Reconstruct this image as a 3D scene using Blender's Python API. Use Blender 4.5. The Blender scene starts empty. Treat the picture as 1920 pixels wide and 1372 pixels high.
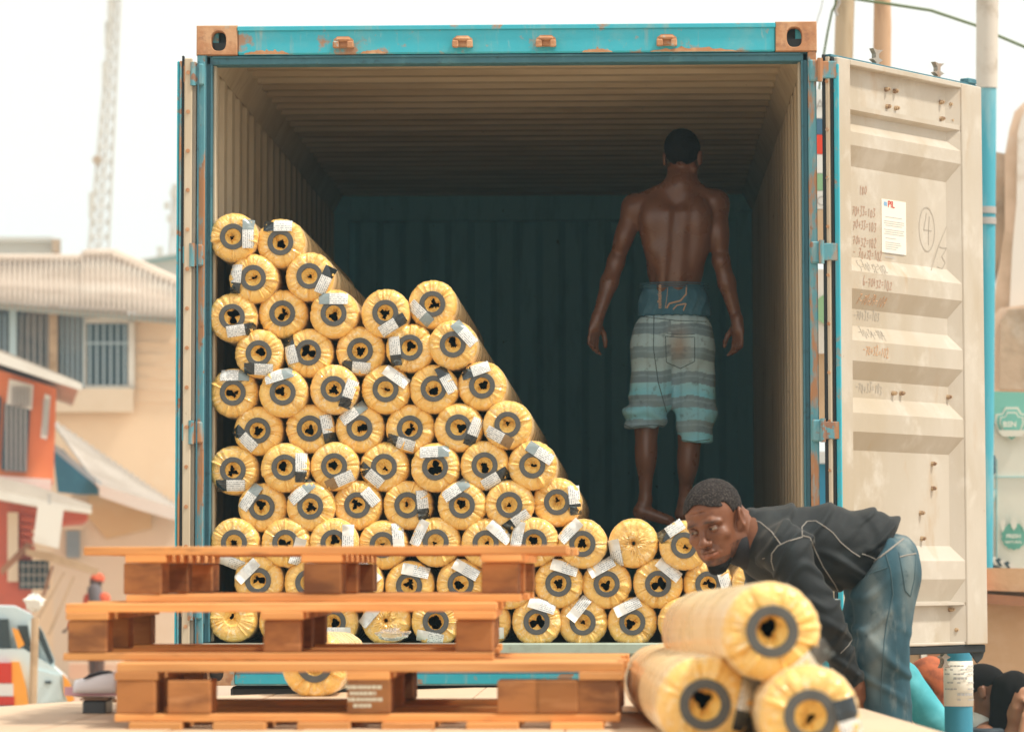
import bpy, math, random
import numpy as np
from mathutils import Vector, Matrix, noise as mnoise
from mathutils.bvhtree import BVHTree
R = math.radians
rnd = random.Random(7)
scene = bpy.context.scene
COL = scene.collection
Z0 = 1.31                       # underside of the container above the street

# ------------------------------------------------------------------ camera
CAM = np.array([0.47836, -13.72515, 0.43831 + Z0])
YAW, PIT, ROL, FPX, CY = 0.0331826, 0.0743892, -0.00178496, 6595.58, 580.54
def cam_axes(yaw, p, r):
    cy, sy, cp, sp = math.cos(yaw), math.sin(yaw), math.cos(p), math.sin(p)
    fw = np.array([-sy * cp, cy * cp, sp]); rt = np.array([cy, sy, 0.0]); up = np.cross(rt, fw)
    return math.cos(r) * rt + math.sin(r) * up, -math.sin(r) * rt + math.cos(r) * up, fw
RT, UP, FW = cam_axes(YAW, PIT, ROL)
cd = bpy.data.cameras.new('camera'); cam = bpy.data.objects.new('camera', cd); COL.objects.link(cam)
cam.matrix_world = Matrix(((RT[0], UP[0], -FW[0], CAM[0]), (RT[1], UP[1], -FW[1], CAM[1]), (RT[2], UP[2], -FW[2], CAM[2]), (0, 0, 0, 1)))
cd.sensor_width = 36; cd.lens = 36 * FPX / 1920; cd.shift_y = -(686 - CY) / 1920
cd.clip_start = 0.5; cd.clip_end = 3000
cd.dof.use_dof = True; cd.dof.focus_distance = 13.0; cd.dof.aperture_fstop = 5.2
scene.camera = cam
def at(px, py, d):
    """point seen at photo pixel (px, py), d metres in front of the camera"""
    return CAM + d * (FW + RT * (px - 960) / FPX - UP * (py - CY) / FPX)
def aty(px, py, y):
    """point seen at the pixel on the vertical plane world-y = y"""
    v = FW + RT * (px - 960) / FPX - UP * (py - CY) / FPX
    return CAM + v * ((y - CAM[1]) / v[1])

# ------------------------------------------------------------------ light
SUN_EL, SUN_AZ = R(59), R(17)     # sun high, to the right and a little towards the camera
scene.view_settings.view_transform = 'Standard'; scene.view_settings.look = 'None'
scene.view_settings.gamma = 1; scene.view_settings.exposure = 0.52
w = bpy.data.worlds.new('World'); scene.world = w; w.use_nodes = True
nt = w.node_tree; nt.nodes.clear()
sky = nt.nodes.new('ShaderNodeTexSky'); sky.sky_type = 'NISHITA'; sky.sun_disc = False
sky.sun_elevation = SUN_EL; sky.sun_rotation = R(90) + SUN_AZ
sky.dust_density = 6; sky.air_density = 1.0; sky.ozone_density = 1.0
bgn = nt.nodes.new('ShaderNodeBackground'); bgn.inputs[1].default_value = 0.11
# thin bright overcast in front of the clear sky: an even milky veil
mixw = nt.nodes.new('ShaderNodeMix'); mixw.data_type = 'RGBA'; mixw.inputs[0].default_value = 0.90
nt.links.new(sky.outputs[0], mixw.inputs[6]); mixw.inputs[7].default_value = (7.9, 7.4, 6.7, 1)
nt.links.new(mixw.outputs[2], bgn.inputs[0])
wo = nt.nodes.new('ShaderNodeOutputWorld'); nt.links.new(bgn.outputs[0], wo.inputs[0])
sd = bpy.data.lights.new('sun', 'SUN'); so = bpy.data.objects.new('sun', sd); COL.objects.link(so)
sd.energy = 2.7; sd.angle = R(5); sd.color = (1.0, 0.93, 0.82)
sdir = Vector((math.cos(SUN_EL) * math.cos(SUN_AZ), -math.cos(SUN_EL) * math.sin(SUN_AZ), math.sin(SUN_EL)))
so.rotation_euler = sdir.to_track_quat('Z', 'Y').to_euler()
scene.cycles.use_denoising = True
scene.cycles.max_bounces = 6; scene.cycles.diffuse_bounces = 4; scene.cycles.transparent_max_bounces = 6

# ------------------------------------------------------------------ materials
def s2l(c):
    return tuple(((v / 255 + 0.055) / 1.055) ** 2.4 if v > 10 else v / 255 / 12.92 for v in c)
MATS = {}
class MT:
    """small node material builder: a base colour, layers of coloured noise over it, bump"""
    def __init__(self, name, col, rough=0.6, metal=0.0, spec=0.5, coords='Object', rand=True):
        self.m = bpy.data.materials.new(name); self.m.use_nodes = True
        self.t = self.m.node_tree; self.n = self.t.nodes; self.b = self.n['Principled BSDF']
        self.b.inputs['Roughness'].default_value = rough; self.b.inputs['Metallic'].default_value = metal
        self.b.inputs['Specular IOR Level'].default_value = spec
        self.col = None; self.base = (*col, 1); self.b.inputs['Base Color'].default_value = self.base
        tc = self.n.new('ShaderNodeTexCoord'); self.tc = tc; self.vec = tc.outputs[coords]
        if rand:
            oi = self.n.new('ShaderNodeObjectInfo'); ml = self.n.new('ShaderNodeMath'); ml.operation = 'MULTIPLY'
            self.L(oi.outputs['Random'], ml.inputs[0]); ml.inputs[1].default_value = 37.0
            ad = self.n.new('ShaderNodeVectorMath'); ad.operation = 'ADD'
            self.L(self.vec, ad.inputs[0]); self.L(ml.outputs[0], ad.inputs[1]); self.vec = ad.outputs[0]
            self.rnd = oi.outputs['Random']
        MATS[name] = self.m
    def L(self, a, b): self.t.links.new(a, b)
    def noise(self, scale, detail=4, stretch=(1, 1, 1), rough=0.6, dist=0.0, off=0.0):
        mp = self.n.new('ShaderNodeMapping'); mp.inputs['Scale'].default_value = stretch
        mp.inputs['Location'].default_value = (off, off * .7, off * 1.3); self.L(self.vec, mp.inputs[0])
        t = self.n.new('ShaderNodeTexNoise'); t.inputs['Scale'].default_value = scale; t.inputs['Detail'].default_value = detail
        t.inputs['Roughness'].default_value = rough; t.inputs['Distortion'].default_value = dist; self.L(mp.outputs[0], t.inputs[0])
        return t.outputs[0]
    def ramp(self, v, lo, hi):
        r = self.n.new('ShaderNodeMapRange'); r.inputs[1].default_value = lo; r.inputs[2].default_value = hi; r.interpolation_type = 'SMOOTHSTEP'
        self.L(v, r.inputs[0]); return r.outputs[0]
    def over(self, col, fac, amount=1.0):
        mx = self.n.new('ShaderNodeMix'); mx.data_type = 'RGBA'
        if self.col is None: mx.inputs[6].default_value = self.base
        else: self.L(self.col, mx.inputs[6])
        if isinstance(col, tuple): mx.inputs[7].default_value = (*col, 1)
        else: self.L(col, mx.inputs[7])
        if amount != 1.0 and not isinstance(fac, float):
            m = self.n.new('ShaderNodeMath'); m.operation = 'MULTIPLY'; self.L(fac, m.inputs[0]); m.inputs[1].default_value = amount; fac = m.outputs[0]
        if isinstance(fac, float): mx.inputs[0].default_value = fac
        else: self.L(fac, mx.inputs[0])
        self.col = mx.outputs[2]; self.L(self.col, self.b.inputs['Base Color']); return self
    def layer(self, col, scale, lo, hi, amount=1.0, detail=5, stretch=(1, 1, 1), dist=0.0, off=0.0):
        return self.over(col, self.ramp(self.noise(scale, detail, stretch, dist=dist, off=off), lo, hi), amount)
    def rough(self, scale, a, b, stretch=(1, 1, 1)):
        r = self.n.new('ShaderNodeMapRange'); self.L(self.noise(scale, 3, stretch), r.inputs[0]); r.inputs[3].default_value = a; r.inputs[4].default_value = b
        r.inputs[1].default_value = .3; r.inputs[2].default_value = .7
        self.L(r.outputs[0], self.b.inputs['Roughness']); return self
    def bump(self, scale, strength=0.3, dist=0.01, detail=4, stretch=(1, 1, 1), d=0.0, h=None):
        b = self.n.new('ShaderNodeBump'); b.inputs['Strength'].default_value = strength; b.inputs['Distance'].default_value = dist
        self.L(h if h is not None else self.noise(scale, detail, stretch, dist=d), b.inputs['Height'])
        if self.b.inputs['Normal'].is_linked: self.L(self.b.inputs['Normal'].links[0].from_socket, b.inputs['Normal'])
        self.L(b.outputs[0], self.b.inputs['Normal']); return self
    def attr(self, name='col'):
        a = self.n.new('ShaderNodeAttribute'); a.attribute_name = name; return a
    def vary(self, amt=0.25):
        """object to object difference in value"""
        hs = self.n.new('ShaderNodeHueSaturation'); mr = self.n.new('ShaderNodeMapRange'); self.L(self.rnd, mr.inputs[0])
        mr.inputs[3].default_value = 1 - amt; mr.inputs[4].default_value = 1 + amt; self.L(mr.outputs[0], hs.inputs['Value'])
        if self.col is None: hs.inputs['Color'].default_value = self.base
        else: self.L(self.col, hs.inputs['Color'])
        self.col = hs.outputs[0]; self.L(self.col, self.b.inputs['Base Color']); return self

def simple(name, col, rough=0.6, **k): return MT(name, col, rough, **k).m

# ------------------------------------------------------------------ mesh building
ORG = {}
def tag(o, label=None, cat=None, group=None, kind=None):
    for k, v in (('label', label), ('category', cat), ('group', group), ('kind', kind)):
        if v: o[k] = v
    return o
def empty(name, loc, label, cat, group=None, rz=0.0):
    o = bpy.data.objects.new(name, None); COL.objects.link(o); o.empty_display_size = .1
    o.location = tuple(float(v) for v in loc); o.rotation_euler = (0, 0, rz); ORG[o.name] = (np.array(loc, float), rz)
    return tag(o, label, cat, group)
def smooth_flags(me, ang=35):
    me.shade_smooth() if hasattr(me, 'shade_smooth') else None
    try: me.set_sharp_from_angle(angle=R(ang))
    except Exception: pass
class MB:
    def __init__(self): self.v = []; self.f = []; self.mi = []; self.cur = 0; self.uv = None
    def add(self, vs, fs):
        o = len(self.v); self.v += [tuple(map(float, p)) for p in vs]; self.f += [tuple(i + o for i in f) for f in fs]; self.mi += [self.cur] * len(fs); return self
    def box(self, lo, hi, M=None, t=None, ch=0.0):
        (a, b, c), (d, e, f) = lo, hi
        if ch > 0:
            ch = min(ch, (d - a) * .45, (e - b) * .45, (f - c) * .45)
            vs = []
            for x, sx in ((a, 1), (d, -1)):
                for y, sy in ((b, 1), (e, -1)):
                    for z, sz in ((c, 1), (f, -1)):
                        vs += [(x + sx * ch, y + sy * ch, z), (x + sx * ch, y, z + sz * ch), (x, y + sy * ch, z + sz * ch)]
            fs = []
            I = lambda i, j, k, q: (i * 4 + j * 2 + k) * 3 + q
            for s in (0, 1):
                fs.append([I(0, 0, s, 0), I(1, 0, s, 0), I(1, 1, s, 0), I(0, 1, s, 0)][::(1 if s else -1)])
                fs.append([I(0, s, 0, 1), I(1, s, 0, 1), I(1, s, 1, 1), I(0, s, 1, 1)][::(-1 if s else 1)])
                fs.append([I(s, 0, 0, 2), I(s, 1, 0, 2), I(s, 1, 1, 2), I(s, 0, 1, 2)][::(1 if s else -1)])
            for j in (0, 1):
                for k in (0, 1):
                    q = [I(0, j, k, 0), I(1, j, k, 0), I(1, j, k, 1), I(0, j, k, 1)]; fs.append(q if (j == k) else q[::-1])
                    q = [I(j, 0, k, 0), I(j, 1, k, 0), I(j, 1, k, 2), I(j, 0, k, 2)]; fs.append(q[::-1] if (j == k) else q)
                    q = [I(j, k, 0, 1), I(j, k, 1, 1), I(j, k, 1, 2), I(j, k, 0, 2)]; fs.append(q if (j == k) else q[::-1])
            for i in (0, 1):
                for j in (0, 1):
                    for k in (0, 1):
                        q = [I(i, j, k, 0), I(i, j, k, 1), I(i, j, k, 2)]; fs.append(q if (i + j + k) % 2 else q[::-1])
        else:
            vs = [(x, y, z) for x in (a, d) for y in (b, e) for z in (c, f)]
            fs = [(0, 1, 3, 2), (4, 6, 7, 5), (0, 4, 5, 1), (2, 3, 7, 6), (0, 2, 6, 4), (1, 5, 7, 3)]
        vs = np.array(vs, float)
        if M is not None: vs = vs @ np.array(M, float).T
        if t is not None: vs = vs + np.array(t, float)
        return self.add(vs, fs)
    def tube(self, pts, r, n=8, cap=True):
        pts = [np.array(p, float) for p in pts]; rs = r if isinstance(r, (list, tuple)) else [r] * len(pts)
        vs = []; ref = None
        for i, p in enumerate(pts):
            d = pts[min(i + 1, len(pts) - 1)] - pts[max(i - 1, 0)]; d = d / (np.linalg.norm(d) + 1e-9)
            if ref is None: ref = np.array([0, 0, 1.]) if abs(d[2]) < .9 else np.array([1., 0, 0])
            u = np.cross(d, ref); u /= np.linalg.norm(u) + 1e-9; v = np.cross(d, u); ref = -v if np.linalg.norm(v) > .1 else ref
            ref = np.cross(u, d)
            for k in range(n):
                a = 2 * math.pi * k / n; vs.append(p + rs[i] * (math.cos(a) * u + math.sin(a) * v))
        fs = [(i * n + k, i * n + (k + 1) % n, (i + 1) * n + (k + 1) % n, (i + 1) * n + k) for i in range(len(pts) - 1) for k in range(n)]
        if cap: fs += [tuple(range(n))[::-1], tuple((len(pts) - 1) * n + k for k in range(n))]
        return self.add(vs, fs)
    def prism(self, poly, vec):
        """closed 3-D polygon extruded by a vector"""
        n = len(poly); p = [np.array(q, float) for q in poly]; v = np.array(vec, float)
        return self.add(p + [q + v for q in p], [tuple(range(n))[::-1], tuple(range(n, 2 * n))] + [(i, (i + 1) % n, n + (i + 1) % n, n + i) for i in range(n)])
    def ribbon(self, line, vec, thick=None):
        """open polyline swept by a vector (corrugated sheet); thick gives it a second skin"""
        n = len(line); p = [np.array(q, float) for q in line]; v = np.array(vec, float)
        fs = [(i, i + 1, n + i + 1, n + i) for i in range(n - 1)]
        self.add(p + [q + v for q in p], fs)
        if thick is not None:
            t = np.array(thick, float); self.add([q + t for q in p] + [q + v + t for q in p], [f[::-1] for f in fs])
            self.add([p[0], p[-1], p[-1] + v, p[0] + v, p[0] + t, p[-1] + t, p[-1] + v + t, p[0] + v + t], [(0, 3, 7, 4), (1, 5, 6, 2)])
            self.add(p + [q + t for q in p], [(i + 1, i, n + i, n + i + 1) for i in range(n - 1)])
            self.add([q + v for q in p] + [q + v + t for q in p], [(i, i + 1, n + i + 1, n + i) for i in range(n - 1)])
        return self
    def quad(self, a, b, c, d): return self.add([a, b, c, d], [(0, 1, 2, 3)])
    def build(self, name, mat, parent=None, smooth=True, ang=35, world=True, loc=None):
        vs = np.array(self.v, float).reshape(-1, 3)
        if parent is not None and world:
            r = parent
            while r.parent is not None: r = r.parent
            o, rz = ORG[r.name]; vs = vs - o
            if rz: c, s = math.cos(-rz), math.sin(-rz); vs = vs @ np.array([[c, -s, 0], [s, c, 0], [0, 0, 1]]).T
        me = bpy.data.meshes.new(name); me.from_pydata(vs.tolist(), [], self.f)
        for m in (mat if isinstance(mat, (list, tuple)) else [mat]): me.materials.append(MATS[m] if isinstance(m, str) else m)
        if any(self.mi): me.polygons.foreach_set('material_index', self.mi)
        if self.uv: 
            ul = me.uv_layers.new(name='UVMap'); 
            for li, l in enumerate(me.loops): ul.data[li].uv = self.uv[l.vertex_index]
        if smooth: smooth_flags(me, ang)
        me.update()
        o = bpy.data.objects.new(name, me); COL.objects.link(o)
        if parent is not None: o.parent = parent
        if loc is not None: o.location = loc
        return o
def inst(src, parent=None, loc=None, rot=None, scale=None, name=None):
    o = src.copy(); o.name = name or src.name.split('.')[0]; COL.objects.link(o)
    if parent is not None: o.parent = parent
    if loc is not None: o.location = tuple(float(v) for v in loc)
    if rot is not None: o.rotation_euler = rot
    if scale is not None: o.scale = scale
    return o
# ------------------------------------------------------------------ palette
RUST = (.30, .13, .06); RUST2 = (.42, .20, .09); DIRT = (.24, .18, .11)
TEAL = (.035, .44, .56)
m = MT('teal_paint', TEAL, .42, rand=False); m.layer((.16, .45, .50), 6, .45, .75, .7).layer((.30, .40, .38), 5, .55, .70, .6, stretch=(3, 3, .4), detail=8).layer((.42, .50, .46), 40, .6, .75, .35, stretch=(1, 1, .25))
m.layer(RUST2, 7, .575, .66, .9, detail=9).layer((.34, .30, .26), 22, .62, .7, .6, detail=8); m.rough(9, .35, .6); m.bump(60, .15, .003)
m = MT('worn_teal_paint', (.10, .31, .37), .55, rand=False); m.layer(RUST2, 4, .47, .56, 1, detail=10, stretch=(3, 3, .8)).layer((.23, .38, .40), 30, .5, .65, .6, stretch=(1, 1, .2)).layer(RUST, 14, .60, .66, .9, detail=9); m.bump(40, .3, .004, detail=8)
m = MT('rusty_casting', (.47, .23, .11), .75, rand=False); m.layer((.60, .36, .20), 8, .45, .6, .9, detail=8).layer((.30, .14, .08), 25, .5, .7, .7, detail=9).layer((.34, .46, .44), 9, .58, .64, .8, detail=9); m.bump(70, .5, .004, detail=8)
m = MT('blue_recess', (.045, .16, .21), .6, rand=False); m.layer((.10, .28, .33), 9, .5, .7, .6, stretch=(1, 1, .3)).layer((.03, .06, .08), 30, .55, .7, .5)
m = MT('beige_paint', (.60, .52, .39), .55, rand=False); m.layer((.46, .37, .25), 3, .4, .7, .7, stretch=(1, 1, .3), detail=7).layer((.22, .13, .07), 30, .68, .73, .8, detail=6, stretch=(1, 1, .4)).layer((.32, .23, .14), 9, .5, .75, .45, stretch=(2, 2, .2), detail=8); m.bump(30, .1, .003)
m = MT('roof_sheet', (.58, .50, .38), .6, rand=False); m.layer((.38, .30, .20), 2, .42, .65, .7, stretch=(.4, 2, 1), detail=7).layer((.10, .08, .06), 26, .70, .74, .9, detail=5).layer((.64, .55, .41), 5, .55, .7, .4, stretch=(.3, 3, 1))
m = MT('end_wall_shade_tint', (.17, .50, .58), .6, rand=False); m.layer((.22, .56, .63), 3, .4, .7, .6, stretch=(1, 1, .3)).layer((.015, .03, .035), 28, .68, .72, .9, detail=6).layer((.10, .33, .40), 6, .5, .7, .5, stretch=(2, 1, .4))  # teal cast of the deep interior shadows put into the wall colour
m = MT('door_inner', (.53, .48, .405), .5, rand=False); m.layer((.42, .36, .27), 1.1, .42, .66, .55, detail=6, stretch=(1, 1, .5)).layer((.43, .355, .25), 2.5, .40, .68, .75, detail=8, stretch=(1, 1, .35)).layer((.62, .58, .51), 6, .5, .7, .6).layer((.44, .30, .16), 4, .56, .74, .6, detail=9, stretch=(1.5, 1.5, .5)).layer((.30, .17, .09), 45, .70, .75, .7, detail=7); m.rough(5, .35, .6); m.bump(25, .12, .003, detail=6)
m = MT('bolt_paint', (.50, .36, .22), .6, rand=False); m.layer((.22, .12, .07), 60, .45, .6, .9); m = MT('gasket', (.010, .015, .018), .7)
m = MT('sill_paint', (.36, .44, .37), .5); m.layer((.26, .30, .24), 8, .5, .7, .6).layer(RUST, 16, .66, .72, .7, detail=8)
m = MT('sill_blue', (.14, .30, .36), .6); m.layer((.30, .42, .42), 9, .45, .6, .6, stretch=(1, 1, .4), detail=8).layer(RUST2, 7, .6, .7, .7, detail=9)
m = MT('plywood_floor', (.16, .10, .06), .8); m.layer((.07, .045, .03), 4, .4, .7, .8)
m = MT('dark_steel', (.035, .045, .05), .5, metal=.3); m.layer((.16, .09, .05), 14, .5, .7, .6, detail=8)
m = MT('bare_steel', (.40, .36, .31), .45, metal=.4); m.layer(RUST2, 9, .5, .7, .7, detail=8)

# ------------------------------------------------------------------ container
ct = empty('shipping_container', (0, 0, Z0), 'open blue shipping container with rusty corners and half full of yellow rolls', 'shipping container')
def W(x, y, z): return (x, y, z + Z0)
HW, LEN, HT = 1.219, 6.058, 2.591
def wave(n, pitch, depth, flat=.36):
    pts = []
    for i in range(n):
        u = i * pitch; pts += [(u, 0), (u + pitch * flat, 0), (u + pitch * .5, depth), (u + pitch * (.5 + flat), depth)]
    return pts + [(n * pitch, 0)]
cor = wave(21, LEN * .97 / 21, .036)
for s in (-1, 1):
    b = MB(); line = [W(s * (1.205 - .0 - d * 1.0), .09 + u, .16) for u, d in cor]
    b.ribbon(line, (0, 0, 2.37), (s * .003, 0, 0)); b.build('side_wall', 'beige_paint', ct, smooth=False)
    b = MB(); b.box(W(min(s * 1.219, s * 1.14), .05, 2.50), W(max(s * 1.219, s * 1.14), 6.0, 2.588)).box(W(min(s * 1.219, s * 1.15), .05, 0), W(max(s * 1.219, s * 1.15), 6.0, .158)); b.build('side_rail', 'teal_paint', ct)
    # rear corner post seen inside
    b = MB(); b.box(W(min(s * 1.18, s * 1.09), 5.86, .17), W(max(s * 1.18, s * 1.09), 5.95, 2.56)); b.box(W(min(s * 1.17, s * 1.075), 5.83, 2.44), W(max(s * 1.17, s * 1.075), 5.86, 2.52)); b.build('rear_post', 'end_wall_shade_tint', ct)
    # inner gusset between wall and roof
    b = MB(); b.prism([W(s * 1.17, .12, 2.44), W(s * 1.17, .12, 2.555), W(s * 1.11, .12, 2.555)][::s], (0, 5.7, 0)); b.build('roof_gusset', 'beige_paint', ct, smooth=False)
b = MB(); wl = wave(28, 5.80 / 28, .020, .30)
b.ribbon([W(-1.17, .14 + u, 2.560 - d) for u, d in wl], (2.34, 0, 0), (0, 0, .003)); b.build('roof_panel', 'roof_sheet', ct, smooth=False)
b = MB(); we = wave(9, 2.30 / 9, .045, .34)
b.ribbon([W(-1.15 + u, 5.96 - d, .17) for u, d in we], (0, 0, 2.24), (0, .003, 0)); b.build('end_wall', 'end_wall_shade_tint', ct, smooth=False)
for z_a, z_b in ((2.40, 2.56), (.165, .26)): b = MB(); b.box(W(-1.17, 5.87, z_a), W(1.17, 5.99, z_b), ch=.006); b.build('end_beam', 'end_wall_shade_tint', ct)
for i in range(14):
    x0 = -1.165 + i * .1665; b = MB(); b.box(W(x0 + .001, .12, .137), W(x0 + .1650, 5.9, .165 - rnd.random() * .002)); b.build('floor_board', 'plywood_floor', ct, smooth=False)
# front frame: posts, header, sill
for s in (-1, 1):
    X = lambda a, c: (min(s * a, s * c), max(s * a, s * c))
    b = MB(); a, c = X(1.219, 1.186); b.box(W(a, 0, .118), W(c, .07, 2.474), ch=.004); b.build('corner_post', 'worn_teal_paint', ct)
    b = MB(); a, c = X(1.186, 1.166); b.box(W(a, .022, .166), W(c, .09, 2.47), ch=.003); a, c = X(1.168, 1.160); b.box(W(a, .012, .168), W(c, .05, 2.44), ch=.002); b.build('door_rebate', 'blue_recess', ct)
    b = MB(); a, c = X(1.162, 1.150); b.box(W(a, .06, .17), W(c, .13, 2.45), ch=.003); b.build('inner_strip', 'beige_paint', ct)
b = MB(); b.box(W(-1.06, .003, 2.474), W(1.06, .10, 2.580), ch=.006); b.box(W(-1.06, -.006, 2.568), W(1.06, .004, 2.586), ch=.002)
b.build('door_header', 'teal_paint', ct)
for px_, w_ in ((1300, .17), (1120, .06), (700, .05), (500, .09)):
    x = aty(px_, 100, 0)[0]; b = MB(); n = 22; top_ = [(x - w_ + 2 * w_ * i / n, .0024, 2.476 + (.010 + .022 * abs(mnoise.noise(Vector((px_ * .1 + i * .7, 3.1, 0))))) * math.sin(math.pi * i / n) ** .5 + Z0) for i in range(n + 1)]
    b.prism([(x + w_, .0024, 2.475 + Z0), (x - w_, .0024, 2.475 + Z0)] + top_, (0, -.0012, 0)); b.build('rust_scab', 'rusty_casting', ct, smooth=False)
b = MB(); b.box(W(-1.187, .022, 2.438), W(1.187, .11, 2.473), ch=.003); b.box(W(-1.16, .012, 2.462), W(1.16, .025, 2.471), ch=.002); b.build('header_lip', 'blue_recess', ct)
b = MB(); b.box(W(-1.186, -.045, .120), W(1.186, .13, .164), ch=.006); b.build('threshold_plate', 'sill_paint', ct)
b = MB(); b.box(W(-1.06, .01, .0), W(1.06, .12, .119), ch=.004); b.build('door_sill', 'sill_blue', ct)
b = MB(); b.box(W(-1.06, -.004, .006), W(1.06, .009, .044), ch=.003); b.build('sill_flange', 'teal_paint', ct)
def casting(s, zb):
    b = MB(); x0, x1 = (-1.222, -1.060) if s < 0 else (1.060, 1.222); y0, y1, z0, z1 = -.004, .174, zb, zb + .118
    cx = s * 1.134; cz = (z0 + z1) / 2 - .003; n = 28; hole = []; rect = []
    for k in range(n):
        a = 2 * math.pi * k / n; ex, ez = math.cos(a), math.sin(a)
        hole.append((cx + .0295 * np.sign(ex) * abs(ex) ** .75, cz + .039 * np.sign(ez) * abs(ez) ** .8))
        t = min(((x1 if ex > 0 else x0) - cx) / ex if abs(ex) > 1e-6 else 9, ((z1 if ez > 0 else z0) - cz) / ez if abs(ez) > 1e-6 else 9)
        rect.append((cx + ex * t, cz + ez * t))
    for c in ((x0, z0), (x0, z1), (x1, z0), (x1, z1)):
        k = min(range(n), key=lambda k: (rect[k][0] - c[0]) ** 2 + (rect[k][1] - c[1]) ** 2); rect[k] = c
    e = .006
    fr = [(x, y0 + e, z) for x, z in rect]; fi = [(cx + (x - cx) * .96, y0, cz + (z - cz) * .95) for x, z in rect]
    h0 = [(cx + (x - cx) * 1.07, y0, cz + (z - cz) * 1.07) for x, z in hole]; h1 = [(x, y0 + .006, z) for x, z in hole]; h2 = [(x, y0 + .05, z) for x, z in hole]
    vs = fr + fi + h0 + h1 + h2; fs = []
    for q in range(4): fs += [(q * n + k, q * n + (k + 1) % n, (q + 1) * n + (k + 1) % n, (q + 1) * n + k) for k in range(n)]
    back = [(x, y1, z) for x, z in rect]; o = len(vs); vs += back; fs += [((k + 1) % n, k, o + k, o + (k + 1) % n) for k in range(n)] + [tuple(o + k for k in range(n))]
    b.add(vs, fs); c = b.build('corner_casting', 'rusty_casting', ct, ang=40)
    b = MB(); b.box((cx - .045, y0 + .051, cz - .05), (cx + .045, y0 + .11, cz + .0)); b.box((cx - .045, y0 + .085, cz + .0), (cx + .045, y0 + .13, cz + .05)); b.build('casting_cavity', 'dark_steel', c, smooth=False)
for s in (-1, 1): casting(s, HT - .118 + Z0); casting(s, .0 + Z0)
# cam keepers on the header
for px in (645, 868, 1024, 1250):
    x = aty(px, 84, 0)[0]; z = 2.512 + Z0; b = MB()
    b.prism([(x - .040, .003, z - .014), (x + .040, .003, z - .014), (x + .038, .003, z + .014), (x + .022, .003, z + .026), (x - .022, .003, z + .026), (x - .038, .003, z + .014)][::-1], (0, -.042, 0))
    for q in (-1, 1): b.box((x + q * .028 - .012, -.058, z - .022), (x + q * .028 + .012, -.036, z + .006), ch=.004)
    b.box((x - .03, -.056, z + .004), (x + .03, -.036, z + .020), ch=.006)
    b.build('cam_keeper', 'rusty_casting', ct)
# ------------------------------------------------------------------ hinges
def hinge(s, zc, parent):
    b = MB(); x0, x1 = sorted((s * 1.190, s * 1.245)); b.box((x0, -.022, zc - .043), (x1, .006, zc + .043), ch=.006)
    b.tube([(s * 1.232, -.030, zc - .046), (s * 1.232, -.030, zc + .046)], .011, 10)
    x0, x1 = sorted((s * 1.232, s * (1.296 if s > 0 else 1.268))); b.box((x0, -.034, zc - .034), (x1, -.020, zc + .034), ch=.003)
    b.build('hinge', 'worn_teal_paint', parent)
for s in (-1, 1):
    for zc in (2.395, 1.68, .985, .30): hinge(s, zc + Z0, ct)
# ------------------------------------------------------------------ doors
DZ0, DZ1 = .140, 2.447
def door_frame(hx, hy, ux, uy, side):
    """hinge point, unit direction along the leaf; n points to the cargo face"""
    U = np.array([ux, uy, 0.0]); U /= np.linalg.norm(U); N = np.array([U[1], -U[0], 0.0]) * side
    O = np.array([hx, hy, Z0])
    return lambda u, n, z: O + U * u + N * n + np.array([0, 0, z])
DP = door_frame(1.291, -.035, .585, .811, 1)
def dbox(b, P, u0, u1, n0, n1, z0, z1, ch=.0):
    """box in door coordinates"""
    o = P(0, 0, 0); M = np.array([P(1, 0, 0) - o, P(0, 1, 0) - o, [0, 0, 1]]).T
    if np.linalg.det(M) < 0:
        bb = MB(); bb.box((u0, n0, z0), (u1, n1, z1), M, o, ch); b.add(bb.v, [f[::-1] for f in bb.f]); return b
    return b.box((u0, n0, z0), (u1, n1, z1), M, o, ch)
yz = lambda y: .438 + (1071 - y) / 476.0
door = MB(); DW = 1.125
dbox(door, DP, 0, DW, -.055, -.050, DZ0, DZ1)
dd = door.build('cargo_door', 'teal_paint', ct); dd['label'] = 'right door leaf swung open with beige inner face'
def stile(P, par, DWd=DW):
    b = MB(); dbox(b, P, .012, .105, -.050, .004, DZ0, DZ1, .004); dbox(b, P, DWd - .165, DWd, -.050, .004, DZ0, DZ1, .004)
    dbox(b, P, .105, DWd - .165, -.050, .004, DZ1 - .022, DZ1, .003); dbox(b, P, .105, DWd - .165, -.050, -.006, DZ0, DZ0 + .012, .003)
    b.build('door_frame', 'door_inner', par)
stile(DP, dd)
# pressed panel: profile going down the leaf, ribs stand proud
prof = [(DZ1 - .022, -.040), (yz(197), -.040), (yz(199), -.004), (yz(208), -.004), (yz(214), -.036), (yz(232), -.034), (yz(250), -.002), (yz(275), -.002), (yz(312), -.040)]
for a, c, d, e in ((483, 511, 544, 580), (612, 641, 679, 713), (746, 776, 811, 845), (1022, 1051, 1086, 1128)):
    prof += [(yz(a), -.040), (yz(c), -.002), (yz(d), -.002), (yz(e), -.040)]
prof += [(yz(1130), -.040), (yz(1131), -.006), (yz(1136), -.006), (yz(1137), -.044), (DZ0 + .012, -.044)]
b = MB(); u0, u1, uin = .105, DW - .165, .035
vs = []; 
for z, n in prof: vs += [DP(u0, n, z), DP(u1 - (uin if n < -.02 else 0) * 0, n, z)]
b.add(vs, [(2 * i, 2 * i + 1, 2 * i + 3, 2 * i + 2)[::1] for i in range(len(prof) - 1)])
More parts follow.
